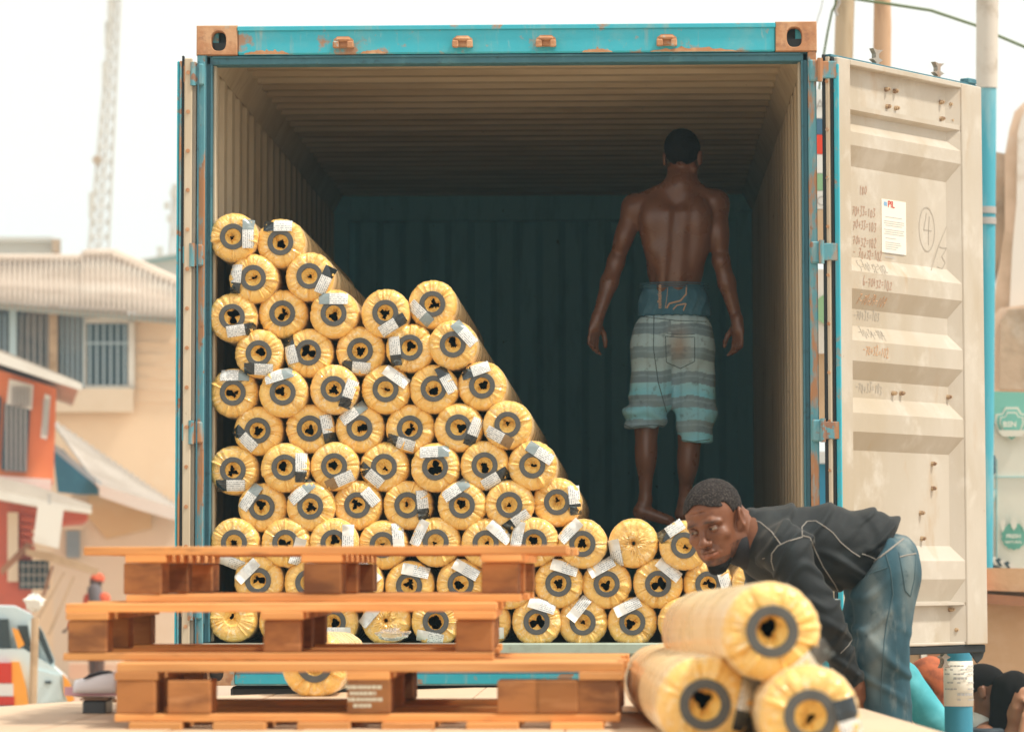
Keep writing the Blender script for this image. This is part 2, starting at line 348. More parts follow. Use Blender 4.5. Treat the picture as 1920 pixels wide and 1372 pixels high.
# end returns of the pressing, slanting up to the stile
for i in range(len(prof) - 1):
    (z, n), (z2, n2) = prof[i], prof[i + 1]
    if n < -.03 and n2 < -.03: b.add([DP(u1 - .06, n, z), DP(u1, -.002, z), DP(u1, -.002, z2), DP(u1 - .06, n2, z2)], [(0, 1, 2, 3)])
    elif n < -.03 or n2 < -.03: b.add([DP(u1 - (.06 if n < -.03 else 0), n, z), DP(u1, -.002, z), DP(u1, -.002, z2), DP(u1 - (.06 if n2 < -.03 else 0), n2, z2)], [(0, 1, 2, 3)])
b.build('pressed_panel', 'door_inner', dd, smooth=False)
# edge strips on the hinge side: gasket, retainer, cyan edge
b = MB(); dbox(b, DP, -.018, .010, -.052, -.040, DZ0 + .01, DZ1 + .01, .002); dbox(b, DP, -.004, .012, -.022, -.012, DZ0, DZ1, .002); b.build('door_gasket', 'gasket', dd)
b = MB(); dbox(b, DP, -.012, .012, -.040, -.023, DZ0, DZ1, .002); b.build('gasket_retainer', 'beige_paint', dd)
b = MB(); dbox(b, DP, .004, .013, -.012, .010, DZ0, DZ1 - .03, .002); b.build('door_edge', 'teal_paint', dd)
for k in range(12):
    b = MB(); z = DZ0 + .12 + k * .19; c = DP(-.0125, -.031, z); b.tube([c, DP(-.017, -.031, z)], .007, 8); b.build('retainer_screw', 'rusty_casting', dd)
b = MB(); dbox(b, DP, .03, DW + .005, -.050, -.010, DZ0 - .034, DZ0 - .002, .004); b.prism([DP(DW - .10, -.03, DZ0 - .03), DP(DW + .0, -.03, DZ0 - .004), DP(DW + .02, -.03, DZ0 - .03), DP(DW + .0, -.03, DZ0 - .06), DP(DW - .04, -.03, DZ0 - .078)], DP(0, .006, 0) - DP(0, 0, 0)); b.build('bottom_gasket', 'gasket', dd)
b = MB(); dbox(b, DP, .0, DW, -.058, -.02, DZ1 + .001, DZ1 + .012, .002); b.build('top_gasket', 'blue_recess', dd)
b = MB(); dbox(b, DP, DW - .07, DW - .005, -.06, -.015, DZ1 + .012, DZ1 + .034, .004); b.build('top_stop', 'blue_recess', dd)
# locking bars behind the leaf with cam heads that show above and below it
def cam_head(b, P, u, z, s):
    sh = [(-.012, 0), (.012, 0), (.012, .030), (.045, .042), (.012, .050), (.012, .066), (.048, .085), (.0, .080), (-.036, .084), (-.014, .064), (-.014, .048), (-.040, .040), (-.012, .030)]
    pr = [P(u + a * .9, -.085, z + s * c) for a, c in sh]; b.prism(pr if s > 0 else pr[::-1], P(0, .02, 0) - P(0, 0, 0))
for u in (.42, .90):
    b = MB(); b.tube([DP(u, -.078, DZ0 - .02), DP(u, -.078, DZ1 + .02)], .017, 10); cam_head(b, DP, u, DZ1 - .0, 1); cam_head(b, DP, u, DZ0 - .01, -1); b.build('locking_bar', 'bare_steel', dd)
# bolts
for px, py in ((1662, 168), (1678, 171), (1664, 200), (1680, 203), (1764, 192), (1779, 196), (1765, 223), (1781, 226), (1675, 737), (1690, 737), (1778, 744), (1793, 746), (1749, 869), (1749, 915), (1727, 961), (1729, 1009), (1783, 1142), (1790, 1180), (1800, 1180)):
    # ray to the leaf plane
    v = FW + RT * (px - 960) / FPX - UP * (py - CY) / FPX; o = DP(0, -.036, 0); nn = DP(0, 1, 0) - DP(0, 0, 0)
    t = ((o - CAM) @ nn) / (v @ nn); p = CAM + v * t; b = MB(); b.tube([p - nn * .01, p + nn * .012], [.011, .009], 6); b.tube([p + nn * .012, p + nn * .018], .005, 6); b.build('bolt', 'bolt_paint', dd)
# handwriting and placard
MT('ink_red', (.44, .27, .19), .8); MT('ink_grey', (.40, .36, .30), .8); MT('ink_orange', (.58, .34, .19), .8)
MT('placard_paper', (.80, .76, .66), .6); MT('print_red', (.55, .06, .04), .7); MT('print_blue', (.22, .40, .60), .7); MT('print_grey', (.42, .42, .42), .7)
G = {'0': [[(.5, 1), (.1, .7), (.1, .25), (.5, 0), (.85, .3), (.8, .75), (.5, 1)]], '1': [[(.35, .8), (.55, 1), (.5, 0)]], '2': [[(.1, .75), (.45, 1), (.8, .75), (.1, 0), (.95, .05)]],
     '3': [[(.1, .95), (.8, .95), (.4, .55), (.8, .3), (.5, 0), (.05, .08)]], '4': [[(.35, 1), (.1, .4), (.9, .4)], [(.65, .9), (.6, -.1)]], '5': [[(.85, 1), (.25, .95), (.2, .55), (.7, .5), (.75, .15), (.1, 0)]],
     '6': [[(.7, 1), (.2, .5), (.2, .1), (.7, .05), (.7, .4), (.25, .4)]], '7': [[(.05, .9), (.85, .95), (.35, 0)], [(.2, .5), (.7, .5)]], '8': [[(.5, .5), (.15, .8), (.5, 1), (.8, .8), (.2, .25), (.5, 0), (.8, .25), (.5, .5)]],
     '+': [[(.1, .45), (.9, .5)], [(.5, .85), (.5, .1)]], '=': [[(.1, .62), (.85, .66)], [(.1, .36), (.85, .40)]], '-': [[(.1, .5), (.9, .5)]], '/': [[(1.4, 1.6), (-.2, -.8)]]}
def dsurf(z):
    for (z1, n1), (z2, n2) in zip(prof[:-1], prof[1:]):
        if z2 <= z <= z1: return n1 + (n2 - n1) * (z1 - z) / (z1 - z2 + 1e-9)
    return -.04
def write(txt, u, z, h, mat, wdt=.62, slope=-.0, name='handwriting', lw=.0017):
    b = MB(); x = u
    for ch in txt:
        if ch != ' ':
            jz = rnd.uniform(-.12, .12) * h; sl_ = rnd.uniform(.05, .38); hk_ = rnd.uniform(.85, 1.2)
            for st in G[ch]:
                pts = []
                for i in range(len(st)):
                    pts.append(st[i])
                    if i < len(st) - 1: pts.append(((st[i][0] + st[i + 1][0]) / 2 + rnd.uniform(-.05, .05), (st[i][1] + st[i + 1][1]) / 2 + rnd.uniform(-.05, .05)))
                q = []
                for a, c in pts: zz = z + jz + c * h * hk_; uu = x + a * h * wdt + c * h * sl_ * .5; q.append((uu, zz))
                for (a0, c0), (a1, c1) in zip(q[:-1], q[1:]):
                    L = math.hypot(a1 - a0, c1 - c0) + 1e-6; nx, nz = -(c1 - c0) / L * lw, (a1 - a0) / L * lw; k = .0015
                    b.add([DP(a0 + nx, dsurf(c0) + k, c0 + nz), DP(a1 + nx, dsurf(c1) + k, c1 + nz), DP(a1 - nx, dsurf(c1) + k, c1 - nz), DP(a0 - nx, dsurf(c0) + k, c0 - nz)], [(0, 1, 2, 3)])
        x += h * (wdt + .09 + rnd.uniform(-.05, .04)); z += rnd.uniform(-.05, .05) * h
    return b.build(name, mat, dd, smooth=False)
for y, t, c, uu in ((362, '180', 'ink_red', .17), (403, '70+33=103', 'ink_red', .115), (430, '70+33=103', 'ink_red', .12), (458, '70+32=102', 'ink_red', .12), (482, '- 70+32=102', 'ink_red', .12), (508, '5-70+32=102', 'ink_grey', .12), (538, '6-70+32=102', 'ink_red', .13), (572, '7-70+34=104', 'ink_orange', .12), (600, '-70+33=103', 'ink_grey', .12), (632, '-70+34=104', 'ink_grey', .125), (668, '-70+32=102', 'ink_orange', .125), (735, '-70+33=103', 'ink_grey', .13)):
    write(t, uu + .06, yz(y), .036, c, wdt=.46)
write('4', .71, yz(431), .105, 'ink_grey', wdt=.75); write('/', .79, yz(455), .10, 'ink_grey', wdt=.9); write('3', .82, yz(482), .10, 'ink_grey', wdt=.8)
b = MB(); cu, cz = .745, yz(410)
for k in range(24):
    a0, a1 = k * math.pi / 12, (k + 1) * math.pi / 12
    b.add([DP(cu + .062 * math.cos(a) * q, -.038, cz + .092 * math.sin(a) * q) for a, q in ((a0, 1), (a1, 1), (a1, .955), (a0, .955))], [(0, 1, 2, 3)])
b.build('drawn_circle', 'ink_grey', dd, smooth=False)
pl = MB(); dbox(pl, DP, .395, .580, -.040, -.0375, yz(466), yz(364)); pl = pl.build('placard', 'placard_paper', dd, smooth=False)
b = MB(); dbox(b, DP, .410, .436, -.0375, -.0368, yz(377), yz(369)); b.build('printed_mark', 'print_blue', dd, smooth=False)
def text_mesh(txt, size, place, mat, parent, name='lettering', ext=.0008, bold=.0):
    cu = bpy.data.curves.new(name, 'FONT'); cu.body = txt; cu.size = size; cu.extrude = ext; cu.offset = bold; cu.resolution_u = 3
    o = bpy.data.objects.new(name, cu); COL.objects.link(o); dg = bpy.context.evaluated_depsgraph_get(); me = bpy.data.meshes.new_from_object(o.evaluated_get(dg))
    bpy.data.objects.remove(o); b = MB(); vs = [place(v.co.x, v.co.y, v.co.z) for v in me.vertices]; b.add(vs, [tuple(p.vertices) for p in me.polygons]); bpy.data.meshes.remove(me)
    return b.build(name, mat, parent, smooth=False)
text_mesh('PIL', .038, lambda x, y, z: DP(.440 + x * 1.1, -.0366 + z, yz(378.5) + y), 'print_red', dd, bold=.0003)
b = MB(); zz = yz(390); k = 0
for ln in (0, .9, 0, 1, 1, .9, 0, 1, .95, 1, 0, .6, 0, .8, .85, .7, .6, 0, 1, 0, .5):
    zz -= .0085
    if ln: b.add([DP(.410 + (.01 if ln < 1 else 0), -.0369, zz), DP(.410 + .155 * ln, -.0369, zz), DP(.410 + .155 * ln, -.0369, zz + .0028), DP(.410 + (.01 if ln < 1 else 0), -.0369, zz + .0028)], [(0, 1, 2, 3)])
b.build('small_print', 'print_grey', dd, smooth=False)
# left door folded right back: only its hinge edge shows
LP = door_frame(-1.268, -.03, -.075, 1, -1)
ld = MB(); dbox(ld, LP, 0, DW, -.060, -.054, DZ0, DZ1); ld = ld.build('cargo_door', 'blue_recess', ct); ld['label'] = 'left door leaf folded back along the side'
b = MB(); dbox(b, LP, .0, .10, .0075, .016, DZ0, DZ1 + .0, .002); b.build('door_edge', 'worn_teal_paint', ld)
b = MB(); dbox(b, LP, -.006, .02, -.034, -.003, DZ0, DZ1 + .01, .004); b.build('gasket_retainer', 'beige_paint', ld)
b = MB(); dbox(b, LP, -.001, .03, -.0025, .007, DZ0 + .01, DZ1 + .02, .002); b.build('door_gasket', 'gasket', ld)
b = MB(); dbox(b, LP, .02, DW, -.050, .002, DZ0, DZ1, .003); b.build('door_frame', 'door_inner', ld)
b = MB(); dbox(b, LP, .006, .03, .0165, .026, DZ0, DZ1 - .0, .004); b.build('outer_edge', 'teal_paint', ld)
for k in range(15):
    b = MB(); z = DZ0 + .09 + k * .155; b.tube([LP(-.006, -.018, z), LP(-.011, -.018, z)], .008, 8); b.build('retainer_screw', 'rusty_casting', ld)
b = MB(); b.tube([LP(.42, -.078, DZ0 - .02), LP(.42, -.078, DZ1 + .02)], .017, 10); cam_head(b, LP, .42, DZ1, 1); b.build('locking_bar', 'bare_steel', ld)
b = MB(); dbox(b, LP, .03, .034, -.090, -.062, DZ0 + .1, DZ1 + .03, 0); b.build('door_lip', 'blue_recess', ld)
# truck chassis under the container
MT('chassis_black', (.03, .03, .032), .6)
b = MB(); b.box((-.9, .35, 1.05), (-.72, 8, 1.29), ch=.01).box((.72, .35, 1.05), (.9, 8, 1.29), ch=.01); b.box((-1.1, .2, 1.12), (1.1, .42, 1.30), ch=.01)
tr = empty('trailer_chassis', (0, 3, 0), 'black trailer chassis carrying the blue shipping container', 'trailer'); b.build('frame_rail', 'chassis_black', tr)
for y in (4.2, 5.4):
    for s in (-1, 1):
        b = MB(); b.tube([(s * .78, y, .5), (s * 1.05, y, .5)], .5, 28); b.build('wheel', 'gasket', tr)
b = MB(); b.box((-.8, 4.1, .8), (.8, 5.5, 1.049)); b.box((-.6, 4.15, .45), (.6, 4.25, .8)).box((-.6, 5.35, .45), (.6, 5.45, .8)); b.build('axle_frame', 'chassis_black', tr)
# ------------------------------------------------------------------ street and truck beds
m = MT('street', (.50, .40, .30), .9, rand=False); m.layer((.40, .31, .23), .35, .4, .65, .8, detail=8).layer((.50, .41, .31), 2.5, .5, .7, .6, detail=8).bump(6, .4, .02)
b = MB(); b.quad((-150, -25, 0), (150, -25, 0), (150, 300, 0), (-150, 300, 0)); tag(b.build('street', 'street', smooth=False), kind='structure')
DK = CAM[2] - .36                     # top of the flatbed the pallets stand on
def onz(px, py, z):
    v = FW + RT * (px - 960) / FPX - UP * (py - CY) / FPX
    return CAM + v * ((z - CAM[2]) / v[2])
m = MT('deck_board', (.60, .45, .31), .7, rand=False); m.layer((.50, .36, .24), 2, .42, .65, .7, detail=8, stretch=(1, .4, 1)).layer((.34, .23, .15), 9, .62, .75, .6, detail=9, stretch=(1.5, .4, 1)).bump(20, .3, .004, detail=8)
ft = empty('flatbed_truck', (0, -4.5, 0), 'low flatbed with a pale timber deck carrying pallets and three rolls', 'truck')
c0, c1, c2, c3, c4 = onz(0, 1325, DK), onz(210, 1312, DK), onz(890, 1290, DK), onz(1290, 1289, DK), onz(1620, 1330, DK); c5 = onz(1760, 1372, DK)
dirR = (c5 - c4); c6 = c4 + dirR * 2.2; c7 = np.array([c0[0] - .55, c6[1], DK]); c8 = c0 + (c0 - c1) * 1.2
poly = [p - np.array([0, 0, .03]) for p in (c0, c1, c2, c3, c4, c6, c7, c8)]
# planks laid side by side along the bed
b = MB(); b.prism(poly[::-1], (0, 0, .026)); b.build('deck_sheet', 'deck_board', ft, smooth=False)
import itertools
def clip_poly(P, x0, x1):
    def cl(P, x, s):
        o = []
        for i in range(len(P)):
            a, c = P[i], P[(i + 1) % len(P)]; ia, ic = s * (a[0] - x) >= 0, s * (c[0] - x) >= 0
            if ia: o.append(a)
            if ia != ic: o.append(a + (c - a) * ((x - a[0]) / (c[0] - a[0])))
        return o
    return cl(cl(P, x0, 1), x1, -1)
x = min(p[0] for p in poly)
while x < max(p[0] for p in poly):
    q = clip_poly([p.copy() for p in poly], x + .002, x + .298)
    if len(q) > 2:
        b = MB(); dz = rnd.uniform(-.002, 0); b.prism([p + np.array([0, 0, .0265]) for p in q][::-1], (0, 0, .0035 + .003 + dz)); b.build('deck_plank', 'deck_board', ft, smooth=False)
    x += .3
b = MB(); b.prism([p - np.array([0, 0, .12]) for p in poly][::-1], (0, 0, .119)); b.build('bed_frame', 'dark_steel', ft, smooth=False)
for wx in (-1.2, .55):
    for wy in (-8.2, -4.6):
        b = MB(); b.tube([(wx, wy, .48), (wx + .28, wy, .48)], .48, 26); wh = b.build('wheel', 'gasket', ft)
        b = MB(); b.tube([(wx - .01, wy, .48), (wx + .29, wy, .48)], .22, 18); b.build('rim', 'bare_steel', wh)
b = MB(); b.box((-1.0, -9.0, .6), (-.8, -3.2, 1.238)).box((.5, -9.0, .6), (.7, -3.2, 1.238)); b.build('chassis', 'chassis_black', ft)
# ------------------------------------------------------------------ rolls
FILM = (.98, .61, .15)
m = MT('yellow_film', FILM, .24, spec=.75); m.layer((.95, .58, .17), 10, .4, .7, .7, detail=3).layer((.88, .42, .06), 22, .5, .75, .5); m.rough(14, .2, .45)
m.layer((1.0, .82, .52), 24, .53, .66, .65, detail=4, dist=2.5).layer((.74, .36, .05), 30, .62, .72, .45, detail=4, dist=1.5); m.bump(20, 1.0, .012, detail=6, d=1.6); m.bump(55, .5, .004, detail=4, d=.8)  # pale streaks paint the whitish highlights of the layered film into its colour
m.b.inputs['Coat Weight'].default_value = .5; m.b.inputs['Coat Roughness'].default_value = .12
m = MT('film_inside', (.95, .60, .15), .3); m.layer((.55, .27, .04), 30, .45, .7, .7); m.bump(40, .8, .006, d=1.0)
m = MT('film_side', (.92, .66, .34), .25, spec=.7); m.layer((.95, .76, .48), 5, .4, .65, .6, stretch=(1, .3, 1)).layer((.80, .52, .22), 9, .55, .75, .5, stretch=(2, .3, 2)); m.bump(9, .35, .008, detail=5, stretch=(1, .25, 1), d=1.0); m.rough(6, .18, .4)
m = MT('core_grey', (.085, .088, .085), .65); m.layer((.11, .112, .105), 60, .4, .6, .5)
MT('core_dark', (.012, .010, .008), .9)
m = MT('tape_black', (.012, .02, .026), .18, spec=.8); m.layer((.22, .28, .30), 16, .56, .70, .7, stretch=(1, 1, 3), dist=1.5); m.bump(25, .5, .004)
m = MT('tape_grey', (.25, .31, .32), .25, spec=.7); m.layer((.40, .46, .47), 18, .5, .65, .7, dist=1.5); m.bump(25, .5, .004)
m = MT('tape_tan', (.30, .19, .09), .3); m.layer((.16, .10, .06), 18, .5, .65, .7, dist=1.5)
m = MT('label_blank', (.78, .78, .74), .5); m.layer((.70, .71, .68), 20, .4, .7, .6)
# printed label: rows of small print from the card's own UV
m = MT('label_print', (.80, .82, .80), .4)
uv = m.tc.outputs['UV']; sx = m.n.new('ShaderNodeSeparateXYZ'); m.L(uv, sx.inputs[0])
def mth(op, a, b_=None):
    q = m.n.new('ShaderNodeMath'); q.operation = op
    for i, v in enumerate((a, b_)):
        if v is None: continue
        if isinstance(v, (int, float)): q.inputs[i].default_value = v
        else: m.L(v, q.inputs[i])
    return q.outputs[0]
row = mth('LESS_THAN', mth('FRACT', mth('MULTIPLY', sx.outputs[1], 6.0)), .5)
cmb = m.n.new('ShaderNodeCombineXYZ'); m.L(mth('MULTIPLY', sx.outputs[0], 17.0), cmb.inputs[0]); m.L(mth('MULTIPLY', mth('FLOOR', mth('MULTIPLY', sx.outputs[1], 6.0)), 7.3), cmb.inputs[1]); m.L(m.rnd, cmb.inputs[2])
sc_ = m.n.new('ShaderNodeVectorMath'); sc_.operation = 'MULTIPLY'; m.L(cmb.outputs[0], sc_.inputs[0]); sc_.inputs[1].default_value = (1, 1, 50)
wn = m.n.new('ShaderNodeTexNoise'); wn.inputs['Scale'].default_value = 1.0; wn.inputs['Detail'].default_value = 1; m.L(sc_.outputs[0], wn.inputs[0])
msk = mth('MULTIPLY', row, mth('GREATER_THAN', wn.outputs[0], .47))
m.over((.26, .30, .33), msk, .75); m.bump(25, .4, .004)

RR = .0975
def make_wrap(seed, L, twist=False, na=112):
    r_ = np.random.RandomState(seed)
    th = np.linspace(0, 2 * np.pi, na, endpoint=False)
    # sharp radial pleats
    pl = np.zeros(na)
    for _ in range(44 if not twist else 24):
        c = r_.uniform(0, 2 * np.pi); wd = r_.uniform(.045, .13); d = np.abs((th - c + np.pi) % (2 * np.pi) - np.pi); pl += r_.uniform(-1, 1) * np.maximum(0, 1 - d / wd)
    lob = sum(r_.uniform(-.5, .5) / k * np.cos(k * th + r_.uniform(0, 6.28)) for k in (2, 3, 4, 5))
    rings = [(L, .060, 0, 0), (L - .004, .088, 0, 0), (L - .03, RR, 0, 0), (L * .6, RR, .2, .1), (.30, RR, .3, .1), (.12, RR, .4, .15), (.05, RR, .6, .3), (.030, RR - .0015, 1, .5), (.017, RR - .006, 1, .8), (.008, RR - .013, .9, 1), (.003, RR - .022, .8, 1), (.001, .064, .8, 1), (0, .054, .7, .8)]
    if not twist: rings += [(.002, .046, .3, .4), (.003, .0335, .4, .3), (.010, .0315, .8, .5)]
    else: rings += [(-.002, .045, .6, 1.2), (-.004, .034, .6, 1.5), (-.004, .022, .6, 1.5), (.004, .012, .5, 1), (.02, .007, .3, 0), (.05, .006, 0, 0)]
    vs = []; fs = []
    for q, (y, r, ar, ay) in enumerate(rings):
        tw = 0 if not twist or r > .06 else (.06 - r) * 22
        jit = r_.uniform(-1, 1, na) * .0006
        for k in range(na):
            kk = (k + int(tw * na / 6.28)) % na
            rr = r + (lob[k] * .0022 + pl[kk] * .0018) * min(1, r / .09) + jit[k] * ar
            yy = y - (pl[kk] * .0066 * ay) + jit[k] * ay
            vs.append((rr * math.cos(th[k]), yy, rr * math.sin(th[k])))
    for q in range(len(rings) - 1):
        fs += [(q * na + k, q * na + (k + 1) % na, (q + 1) * na + (k + 1) % na, (q + 1) * na + k) for k in range(na)]
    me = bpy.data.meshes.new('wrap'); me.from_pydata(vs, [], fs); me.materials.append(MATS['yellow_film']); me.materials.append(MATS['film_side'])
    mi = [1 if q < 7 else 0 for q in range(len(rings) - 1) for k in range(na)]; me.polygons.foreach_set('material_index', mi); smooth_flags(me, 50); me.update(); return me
def make_crumple(seed, opening):
    """film tucked into the core, torn open in the middle"""
    r_ = np.random.RandomState(seed + 50); na = 48; vs = []; fs = []
    th = np.linspace(0, 2 * np.pi, na, endpoint=False)
    ox, oz = r_.uniform(-.007, .007, 2) * (1.2 - opening * 30)
    edge = opening * (1 + sum(r_.uniform(-.5, .5) * (1 if k < 4 else .35) * np.cos(k * th + r_.uniform(0, 6.28)) for k in (1, 2, 3, 4, 9)))
    edge = np.clip(edge, .002, .030)
    rings = 6
    pl = sum(r_.uniform(-1, 1) * np.maximum(0, 1 - np.abs((th - c + np.pi) % (2 * np.pi) - np.pi) / r_.uniform(.1, .35)) for c in r_.uniform(0, 6.28, 13))
    for q in range(rings + 1):
        t = q / rings
        for k in range(na):
            x0, z0 = .0312 * math.cos(th[k]), .0312 * math.sin(th[k]); x1, z1 = ox + edge[k] * math.cos(th[k]), oz + edge[k] * math.sin(th[k])
            y = .004 + .011 * math.sin(t * 2.2) + pl[k] * .009 * min(1, t * 1.6) + r_.uniform(-.003, .003) * t
            a = t * r_.uniform(.0, .25)
            vs.append((x0 + (x1 - x0) * t + r_.uniform(-.0008, .0008), y, z0 + (z1 - z0) * t + r_.uniform(-.0008, .0008)))
    for k in range(na): vs.append((vs[rings * na + k][0] * 1.05, vs[rings * na + k][1] + .02, vs[rings * na + k][2] * 1.05))
    fs = [(q * na + k, q * na + (k + 1) % na, (q + 1) * na + (k + 1) % na, (q + 1) * na + k) for q in range(rings + 1) for k in range(na)]
    me = bpy.data.meshes.new('crumpled_film'); me.from_pydata(vs, [], fs); me.materials.append(MATS['film_inside']); smooth_flags(me, 28); me.update(); return me
def ring_mesh():
    b = MB(); n = 56; prof_ = [(.0510, .006), (.0510, -.0045), (.0500, -.0055), (.0328, -.0055), (.0318, -.0045), (.0318, .03)]
    vs = [(r * math.cos(2 * math.pi * k / n), y, r * math.sin(2 * math.pi * k / n)) for r, y in prof_ for k in range(n)]
    b.add(vs, [(q * n + k, q * n + (k + 1) % n, (q + 1) * n + (k + 1) % n, (q + 1) * n + k) for q in range(len(prof_) - 1) for k in range(n)])
    o = b.build('core_ring', 'core_grey', None, ang=30, world=False); me = o.data; bpy.data.objects.remove(o); return me
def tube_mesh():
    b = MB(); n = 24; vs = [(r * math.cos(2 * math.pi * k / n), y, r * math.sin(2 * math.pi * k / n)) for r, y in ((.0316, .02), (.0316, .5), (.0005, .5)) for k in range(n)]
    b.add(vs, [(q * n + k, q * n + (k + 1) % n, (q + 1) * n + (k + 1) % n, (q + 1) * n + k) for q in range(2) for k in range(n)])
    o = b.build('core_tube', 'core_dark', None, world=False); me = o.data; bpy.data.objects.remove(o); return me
WR = {(v, L): make_wrap(v, L) for v in range(9) for L in (2.6,)}
WRT = {(v, L): make_wrap(v + 30, L, True) for v in range(2) for L in (2.6,)}
CR = {'o': [make_crumple(v, .026) for v in range(3)], 'j': [make_crumple(v + 5, .0165) for v in range(9)], 'c': [make_crumple(v + 20, .008) for v in range(5)]}
RING, TUBE = ring_mesh(), tube_mesh()
def mob(name, me, parent): o = bpy.data.objects.new(name, me); COL.objects.link(o); o.parent = parent; return o
def face_y(r, twist=False):
    if r < .0535 and not twist: return -.0072
    pts = [(.0535, -.0072), (.058, -.005), (.075, -.003), (.084, .003), (.089, .010), (.093, .020), (.097, .032), (.104, .045), (.13, .08)]
    for (a, ya), (c, yc) in zip(pts[:-1], pts[1:]):
        if a <= r <= c: return ya + (yc - ya) * (r - a) / (c - a)
    return -.006 if r < .0535 else .08
def card(cx, cz, ux, uz, a0, a1, w_, mat, name, parent, twist=False, curl=0.0):
    """strip on the roll face: centre line through (cx,cz) along (ux,uz) from a0 to a1, width w_"""
    nx_, nw = 9, 5; vs = []; uvs = []
    vx, vz = -uz, ux
    for i in range(nx_ + 1):
        for j in range(nw + 1):
            a = a0 + (a1 - a0) * i / nx_; c = (j / nw - .5) * w_; x = cx + ux * a + vx * c; z = cz + uz * a + vz * c
            y = face_y(math.hypot(x, z), twist) - .0012 + rnd.uniform(-.0006, .0006) - curl * max(0, abs(a) - .03) * 1.5
            vs.append((x, y, z)); uvs.append((i / nx_, j / nw))
    fs = [(i * (nw + 1) + j, (i + 1) * (nw + 1) + j, (i + 1) * (nw + 1) + j + 1, i * (nw + 1) + j + 1) for i in range(nx_) for j in range(nw)]
    b = MB(); b.add(vs, fs); b.uv = uvs; return b.build(name, mat, parent, world=False, ang=60)
ORD = ['', 'first', 'second', 'third', 'fourth', 'fifth', 'sixth', 'seventh', 'eighth', 'ninth', 'tenth', 'eleventh', 'twelfth']
